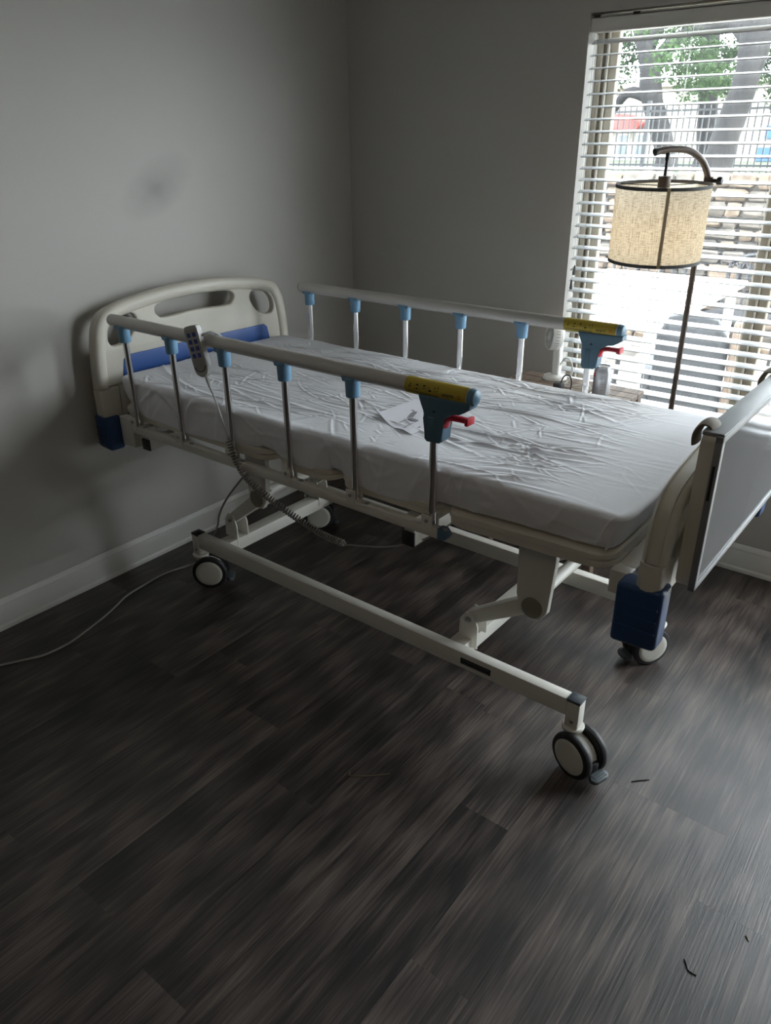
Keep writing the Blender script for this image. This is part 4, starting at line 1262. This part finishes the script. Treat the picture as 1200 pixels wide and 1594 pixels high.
# ================================================================== debris on the floor
def sliver(pts, r_, m, label):
    bm = B(); tube(bm, smooth_path(pts, 4), r_, 6); obj('debris_sliver', bm, m, None, label=label, cat='debris')
sliver([(1.528, -1.882, 0.0015), (1.540, -1.893, 0.0015), (1.583, -1.860, 0.0015), (1.626, -1.818, 0.0015)], 0.0013, M_DUST, 'curled tan fibre lying on the middle of the dark floor')
sliver([(2.193, -1.423, 0.0015), (2.210, -1.405, 0.002), (2.230, -1.386, 0.0015)], 0.0016, M_INK, 'thin dark sliver on the floor beside the braked front caster')
sliver([(2.487, -1.858, 0.0015), (2.495, -1.868, 0.002), (2.503, -1.879, 0.0015), (2.520, -1.880, 0.0012)], 0.0016, M_INK, 'dark bent crumb on the light planks at lower right')
sliver([(2.581, -1.716, 0.0015), (2.589, -1.727, 0.0015)], 0.0014, M_DUST, 'short dry chip beside a plank end at the right edge')

# ================================================================== OUTSIDE
obj('patio_ground', box(B(), (-8, 0.14, -0.25), (9, 4.0, -0.08)), M_CONC, kind='structure')
bm = B()
gx = [-26, -12, -6, -2, 2, 6, 14, 26]; gy = [4.25, 6, 8, 10, 14, 20, 26, 42]
hz = lambda y: 1.30 if y < 6 else (1.25 if y < 9 else (1.17 if y < 13 else 1.05))
G = [[bm.verts.new((x, y, hz(y)+0.02*math.sin(x*1.3+y))) for x in gx] for y in gy]
for i in range(len(gy)-1):
    for j in range(len(gx)-1): bm.faces.new((G[i][j], G[i][j+1], G[i+1][j+1], G[i+1][j]))
obj('lawn', bm, M_GRASS, kind='structure')

# stone retaining wall, every stone its own piece
rw = obj('retaining_wall', box(B(), (-5.0, 4.06, -0.1), (6.0, 4.30, 1.36)), M_MORTAR, kind='structure')
r5 = random.Random(5)
z = -0.08; first = True
while z < 1.36:
    h = r5.uniform(0.065, 0.135)
    if z+h > 1.33: h = 1.40-z
    x = -1.2+r5.uniform(-0.2, 0)
    while x < 1.7:
        wd = r5.uniform(0.12, 0.34)
        bm = B()
        box(bm, (x+0.008, 4.0+r5.uniform(-0.025, 0.02), z+0.007), (x+wd-0.008, 4.10, z+h-0.007), 0.018, 1)
        for v in bm.verts: v.co += Vector((r5.uniform(-1, 1)*0.012, r5.uniform(-1, 1)*0.008, r5.uniform(-1, 1)*0.009))
        obj('stone', bm, M_STONE if r5.random() < 0.6 else M_STONE2, rw, smooth=40)
        x += wd
    z += h

# iron picket fence on the far side of the lawn
fn = thing('iron_fence', 'tall black iron picket fence across the lawn behind the stone wall', 'fence', (-2.2, 10.0, 1.16))
pk = mesh_of(box(B(), (-0.009, -0.009, 0.0), (0.009, 0.009, 0.95)), M_IRON)
for k in range(78):
    p_ = link('picket', pk, fn); p_.location = (-2.3+k*0.0945-0.4*0, 0, 0)
for zz in (0.10, 0.86): obj('rail', box(B(), (-2.4, -0.014, zz), (5.2, 0.014, zz+0.03)), M_IRON, fn)
for k in range(4): obj('post', box(B(), (-2.35+k*2.2, -0.03, -0.1), (-2.29+k*2.2, 0.03, 1.02)), M_IRON, fn)

# oak trees
def leaves(name, blobs, count, size, m, seed, parent):
    rs = np.random.RandomState(seed)
    V = []; F = []
    tot = sum(b[3]**2 for b in blobs)
    for (cx, cy, cz, r_) in blobs:
        n = int(count*r_**2/tot)
        d = rs.normal(size=(n, 3)); d /= np.linalg.norm(d, axis=1)[:, None]
        q = np.array([cx, cy, cz]) + d*(r_*rs.uniform(0.35, 1.0, n)[:, None])*np.array([1, 1, 0.75])
        a = rs.normal(size=(n, 3)); a /= np.linalg.norm(a, axis=1)[:, None]
        b = np.cross(a, rs.normal(size=(n, 3))); b /= np.linalg.norm(b, axis=1)[:, None]
        s = size*rs.uniform(0.6, 1.3, n)[:, None]
        for k in range(n):
            base = len(V)
            V.extend([tuple(q[k]-a[k]*s[k]), tuple(q[k]+b[k]*s[k]*0.45), tuple(q[k]+a[k]*s[k]), tuple(q[k]-b[k]*s[k]*0.45)])
            F.append((base, base+1, base+2, base+3))
    me = bpy.data.meshes.new('foliage'); me.from_pydata(V, [], F); me.materials.append(m)
    return link(name, me, parent, kind='stuff')
def tree(label, loc, trunk, branches, blobs, count, m, seed):
    t = thing('oak_tree', label, 'tree', loc, group=None)
    bm = B(); P = smooth_path([p[:3] for p in trunk], 6)
    n = len(P); rad = []
    for i in range(n):
        k = i/6; a = min(int(k), len(trunk)-2); f = k-a
        rad.append(trunk[a][3]*(1-f)+trunk[a+1][3]*f)
    tube(bm, P, rad, 14)
    for v in bm.verts:
        v.co += Vector((math.sin(v.co.z*9+v.co.y*20), math.cos(v.co.z*7+v.co.x*22), 0))*0.012
    obj('trunk', bm, M_BARK, t, smooth=60)
    for br in branches:
        bm = B(); P = smooth_path([p[:3] for p in br], 5); n = len(P)
        tube(bm, P, [br[0][3]+(br[-1][3]-br[0][3])*i/(n-1) for i in range(n)], 10)
        obj('branch', bm, M_BARK, t, smooth=60)
    leaves('foliage', blobs, count*3, 0.042, m, seed, t)
    return t
tree('big leaning oak with a thick forked trunk nearest the iron fence', (-0.58, 8.5, 1.22),
     [(-0.18, 0, -0.1, 0.28), (-0.15, 0, 0.1, 0.20), (-0.04, 0, 0.7, 0.165), (0.06, 0, 1.2, 0.16), (0.08, 0, 1.65, 0.20), (0.1, 0, 2.0, 0.17)],
     [[(0.06, 0, 1.45, 0.12), (-0.25, 0.05, 1.75, 0.10), (-0.75, 0.1, 1.85, 0.075), (-1.3, 0.2, 2.0, 0.05)],
      [(0.08, 0, 1.6, 0.13), (0.30, 0, 2.0, 0.11), (0.5, 0, 2.6, 0.09), (0.6, 0, 3.4, 0.07)],
      [(0.08, 0, 1.8, 0.14), (-0.1, 0, 2.3, 0.12), (-0.35, 0.1, 3.0, 0.09), (-0.7, 0.2, 3.8, 0.06)]],
     [(-0.65, 0.4, 1.15, 0.42), (-1.0, 0.5, 1.45, 0.5), (-1.4, 0.3, 2.1, 0.6), (0.75, 0.6, 1.45, 0.5), (0.9, 0.4, 2.3, 0.6), (-0.6, 0.5, 2.9, 0.9), (0.4, 0.5, 3.6, 1.0), (-1.6, 0.6, 3.4, 1.0), (-0.3, 0.3, 4.6, 1.6)],
     9000, M_LEAF[1], 21)
tree('slim oak with a trunk leaning left behind the iron fence', (-2.65, 12.0, 1.15),
     [(0.02, 0, -0.1, 0.24), (0.0, 0, 0.2, 0.18), (-0.22, 0, 0.75, 0.17), (-0.42, 0, 1.2, 0.19), (-0.50, 0, 1.6, 0.17), (-0.72, 0, 2.2, 0.14), (-1.2, 0, 3.4, 0.10)],
     [[(-0.40, 0, 1.15, 0.11), (-0.85, 0, 1.25, 0.09), (-1.15, 0.1, 0.95, 0.06), (-1.3, 0.1, 0.8, 0.04)],
      [(-0.50, 0, 1.6, 0.13), (-0.15, 0, 2.0, 0.11), (0.4, 0, 2.15, 0.09), (1.0, 0, 2.2, 0.06)],
      [(-0.6, 0, 1.9, 0.12), (-0.3, 0, 2.5, 0.10), (0.1, 0, 3.3, 0.08)]],
     [(-1.5, 0.2, 1.25, 0.5), (-1.3, 0.5, 1.9, 0.7), (-1.9, 0.4, 2.3, 0.8), (0.45, 0.6, 1.75, 0.5), (0.9, 0.4, 1.35, 0.45), (-0.6, 0.6, 3.0, 0.9), (0.8, 0.3, 3.0, 0.9), (-1.6, 0.3, 3.6, 1.2), (0, 0.3, 4.6, 1.6)],
     9000, M_LEAF[0], 22)
tree('straight oak standing just right of the slim leaning oak', (-2.35, 13.4, 1.12),
     [(0, 0, -0.1, 0.27), (-0.02, 0, 0.3, 0.20), (-0.12, 0, 1.0, 0.18), (-0.25, 0, 1.9, 0.16), (-0.3, 0, 3.0, 0.12), (-0.3, 0, 4.2, 0.08)],
     [[(-0.2, 0, 1.5, 0.10), (0.3, 0, 2.0, 0.08), (0.9, 0, 2.3, 0.05)], [(-0.25, 0, 2.0, 0.10), (-0.7, 0, 2.6, 0.07), (-1.1, 0, 3.2, 0.05)]],
     [(0.75, 0.4, 1.7, 0.5), (1.2, 0.5, 1.25, 0.5), (1.6, 0.3, 1.9, 0.6), (0.9, 0.3, 2.5, 0.8), (-0.9, 0.6, 2.7, 0.8), (0.1, 0.4, 3.6, 1.2), (-1.1, 0.6, 4.2, 1.3), (2.2, 0.5, 2.8, 0.9)],
     8000, M_LEAF[2], 23)

# low building across the street
bd = thing('street_building', 'cream building with a round red awning beyond the fence', 'building', (-6.0, 22.0, 0.9))
obj('wall', box(B(), (-4.5, 0, -0.4), (4.8, 3.0, 2.1)), M_STUCCO, bd)
obj('roof', box(B(), (-4.7, -0.25, 2.1), (5.0, 3.2, 2.25)), M_STUCCO, bd)
ov = [(-1.55+0.78*math.cos(2*PI*i/28), 1.18+0.24*math.sin(2*PI*i/28)) for i in range(28)]
obj('red_awning', prism(B(), ov, -0.55, -0.02, 0.05), M_AWN, bd)
for xa, xb, z0, z1 in ((-1.7, -1.35, 0.15, 0.9), (-1.15, -0.8, 0.15, 0.9), (1.0, 1.5, 0.4, 1.0)):
    f_ = obj('window', box(B(), (xa, -0.05, z0), (xb, 0.02, z1)), M_TRIM, bd)
    obj('pane', box(B(), (xa+0.04, -0.06, z0+0.05), (xb-0.04, -0.04, z1-0.05)), M_DGLASS, f_)
obj('teal_door', box(B(), (-2.75, -0.06, 0.0), (-2.15, 0.02, 0.98)), M_TEAL, bd)
obj('blue_panel', box(B(), (2.55, -0.08, 0.72), (3.9, 0.02, 1.05)), M_BLUEP, bd)
obj('blue_panel', box(B(), (2.4, -0.08, 0.15), (3.6, 0.02, 0.5)), M_BLUEP, bd)
pn = thing('banner', 'pale banner with a pink end hung low beside the big oak', 'banner', (-2.75, 16.0, 1.12))
obj('cloth', box(B(), (-1.0, -0.01, 0.15), (0.0, 0.01, 0.72)), M_STUCCO, pn)
obj('pink_end', box(B(), (0.0, -0.012, 0.15), (0.18, 0.012, 0.72)), mat('pink_cloth', (0.75, 0.22, 0.30), 0.7), pn)

# white patio table and black iron chairs just outside
tb = thing('patio_table', 'white rectangular patio table just outside the window', 'table', (0.55, 2.30, -0.08))
obj('table_top', box(B(), (-0.50, -0.95, 0.72), (0.62, 0.95, 0.76), 0.01), M_WTABLE, tb)
for sx_ in (-0.42, 0.54):
    for sy_ in (-0.85, 0.85): obj('leg', box(B(), (sx_-0.03, sy_-0.03, 0), (sx_+0.03, sy_+0.03, 0.72), 0.004, 1), M_WTABLE, tb)
def iron_chair(label, loc, rz, back=0.95, wd=0.52):
    c = thing('patio_chair', label, 'chair', loc, rz, group=None)
    h = wd/2
    obj('seat', box(B(), (-h, -0.24, 0.42), (h, 0.24, 0.445), 0.008), M_IRON, c)
    for sx_ in (-1, 1):
        obj('leg', tube(B(), [(sx_*h, -0.23, 0), (sx_*h, -0.23, 0.44)], 0.014, 8), M_IRON, c)
        obj('leg', tube(B(), [(sx_*h, 0.23, 0), (sx_*h, 0.25, 0.44), (sx_*h, 0.30, back)], 0.015, 8), M_IRON, c)
        obj('armrest', tube(B(), smooth_path([(sx_*h, -0.22, 0.43), (sx_*h, -0.23, 0.62), (sx_*h, -0.12, 0.66), (sx_*h, 0.26, 0.66)], 5), 0.014, 8), M_IRON, c)
    tp = smooth_path([(-h, 0.30, back), (-h*0.5, 0.31, back+0.06), (0, 0.31, back+0.08), (h*0.5, 0.31, back+0.06), (h, 0.30, back)], 6)
    bm = B(); tube(bm, tp, 0.018, 8)
    for k in range(6):
        x0_ = -h+wd*k/6; x1_ = -h+wd*(k+1)/6
        zt_ = back-0.02
        tube(bm, smooth_path([(x0_, 0.30, zt_-0.12), (x0_+0.01, 0.30, zt_-0.03), ((x0_+x1_)/2, 0.305, zt_+0.03), (x1_-0.01, 0.30, zt_-0.03), (x1_, 0.30, zt_-0.12)], 4), 0.009, 6)
    obj('top_rail', bm, M_IRON, c)
    for k in range(1, 6):
        x0_ = -h+wd*k/6
        obj('spindle', tube(B(), [(x0_, 0.25, 0.44), (x0_, 0.295, back)], 0.011, 8), M_IRON, c)
    return c
iron_chair('ornate black iron chair on the far side of the white patio table', (0.22, 3.56, -0.08), 0.10, 1.18, 0.62)
iron_chair('black iron spindle chair at the near end of the white patio table', (0.72, 0.98, -0.08), 2.9, 0.86)
iron_chair('low black iron chair beyond the white patio table by the stone wall', (1.05, 3.52, -0.08), -0.2, 0.80, 0.5)
sc2 = thing('sling_chair', 'dark slate high back patio chair with a tan side just outside the window', 'chair', (1.48, 1.00, -0.08), 0.25)
bm = B(); prism(bm, [(-0.19, 0.0), (0.17, 0.0), (0.17, 0.78), (0.10, 0.90), (-0.02, 0.94), (-0.14, 0.90), (-0.19, 0.80)], -0.03, 0.03, 0.012, seg=3)
obj('backrest', bm, M_SLING, sc2)
obj('seat', box(B(), (-0.19, 0.02, 0.36), (0.19, 0.46, 0.42), 0.02), M_SLING, sc2)
for sx_ in (-1, 1):
    obj('arm', box(B(), (sx_*0.215-0.025, -0.02, 0.0), (sx_*0.215+0.025, 0.42, 0.60), 0.012), M_TANC if sx_ > 0 else M_SLING, sc2)
obj('side_cushion', box(B(), (0.175, -0.05, 0.10), (0.25, 0.02, 0.90), 0.02), M_TANC, sc2)

print('objects', len(bpy.data.objects))
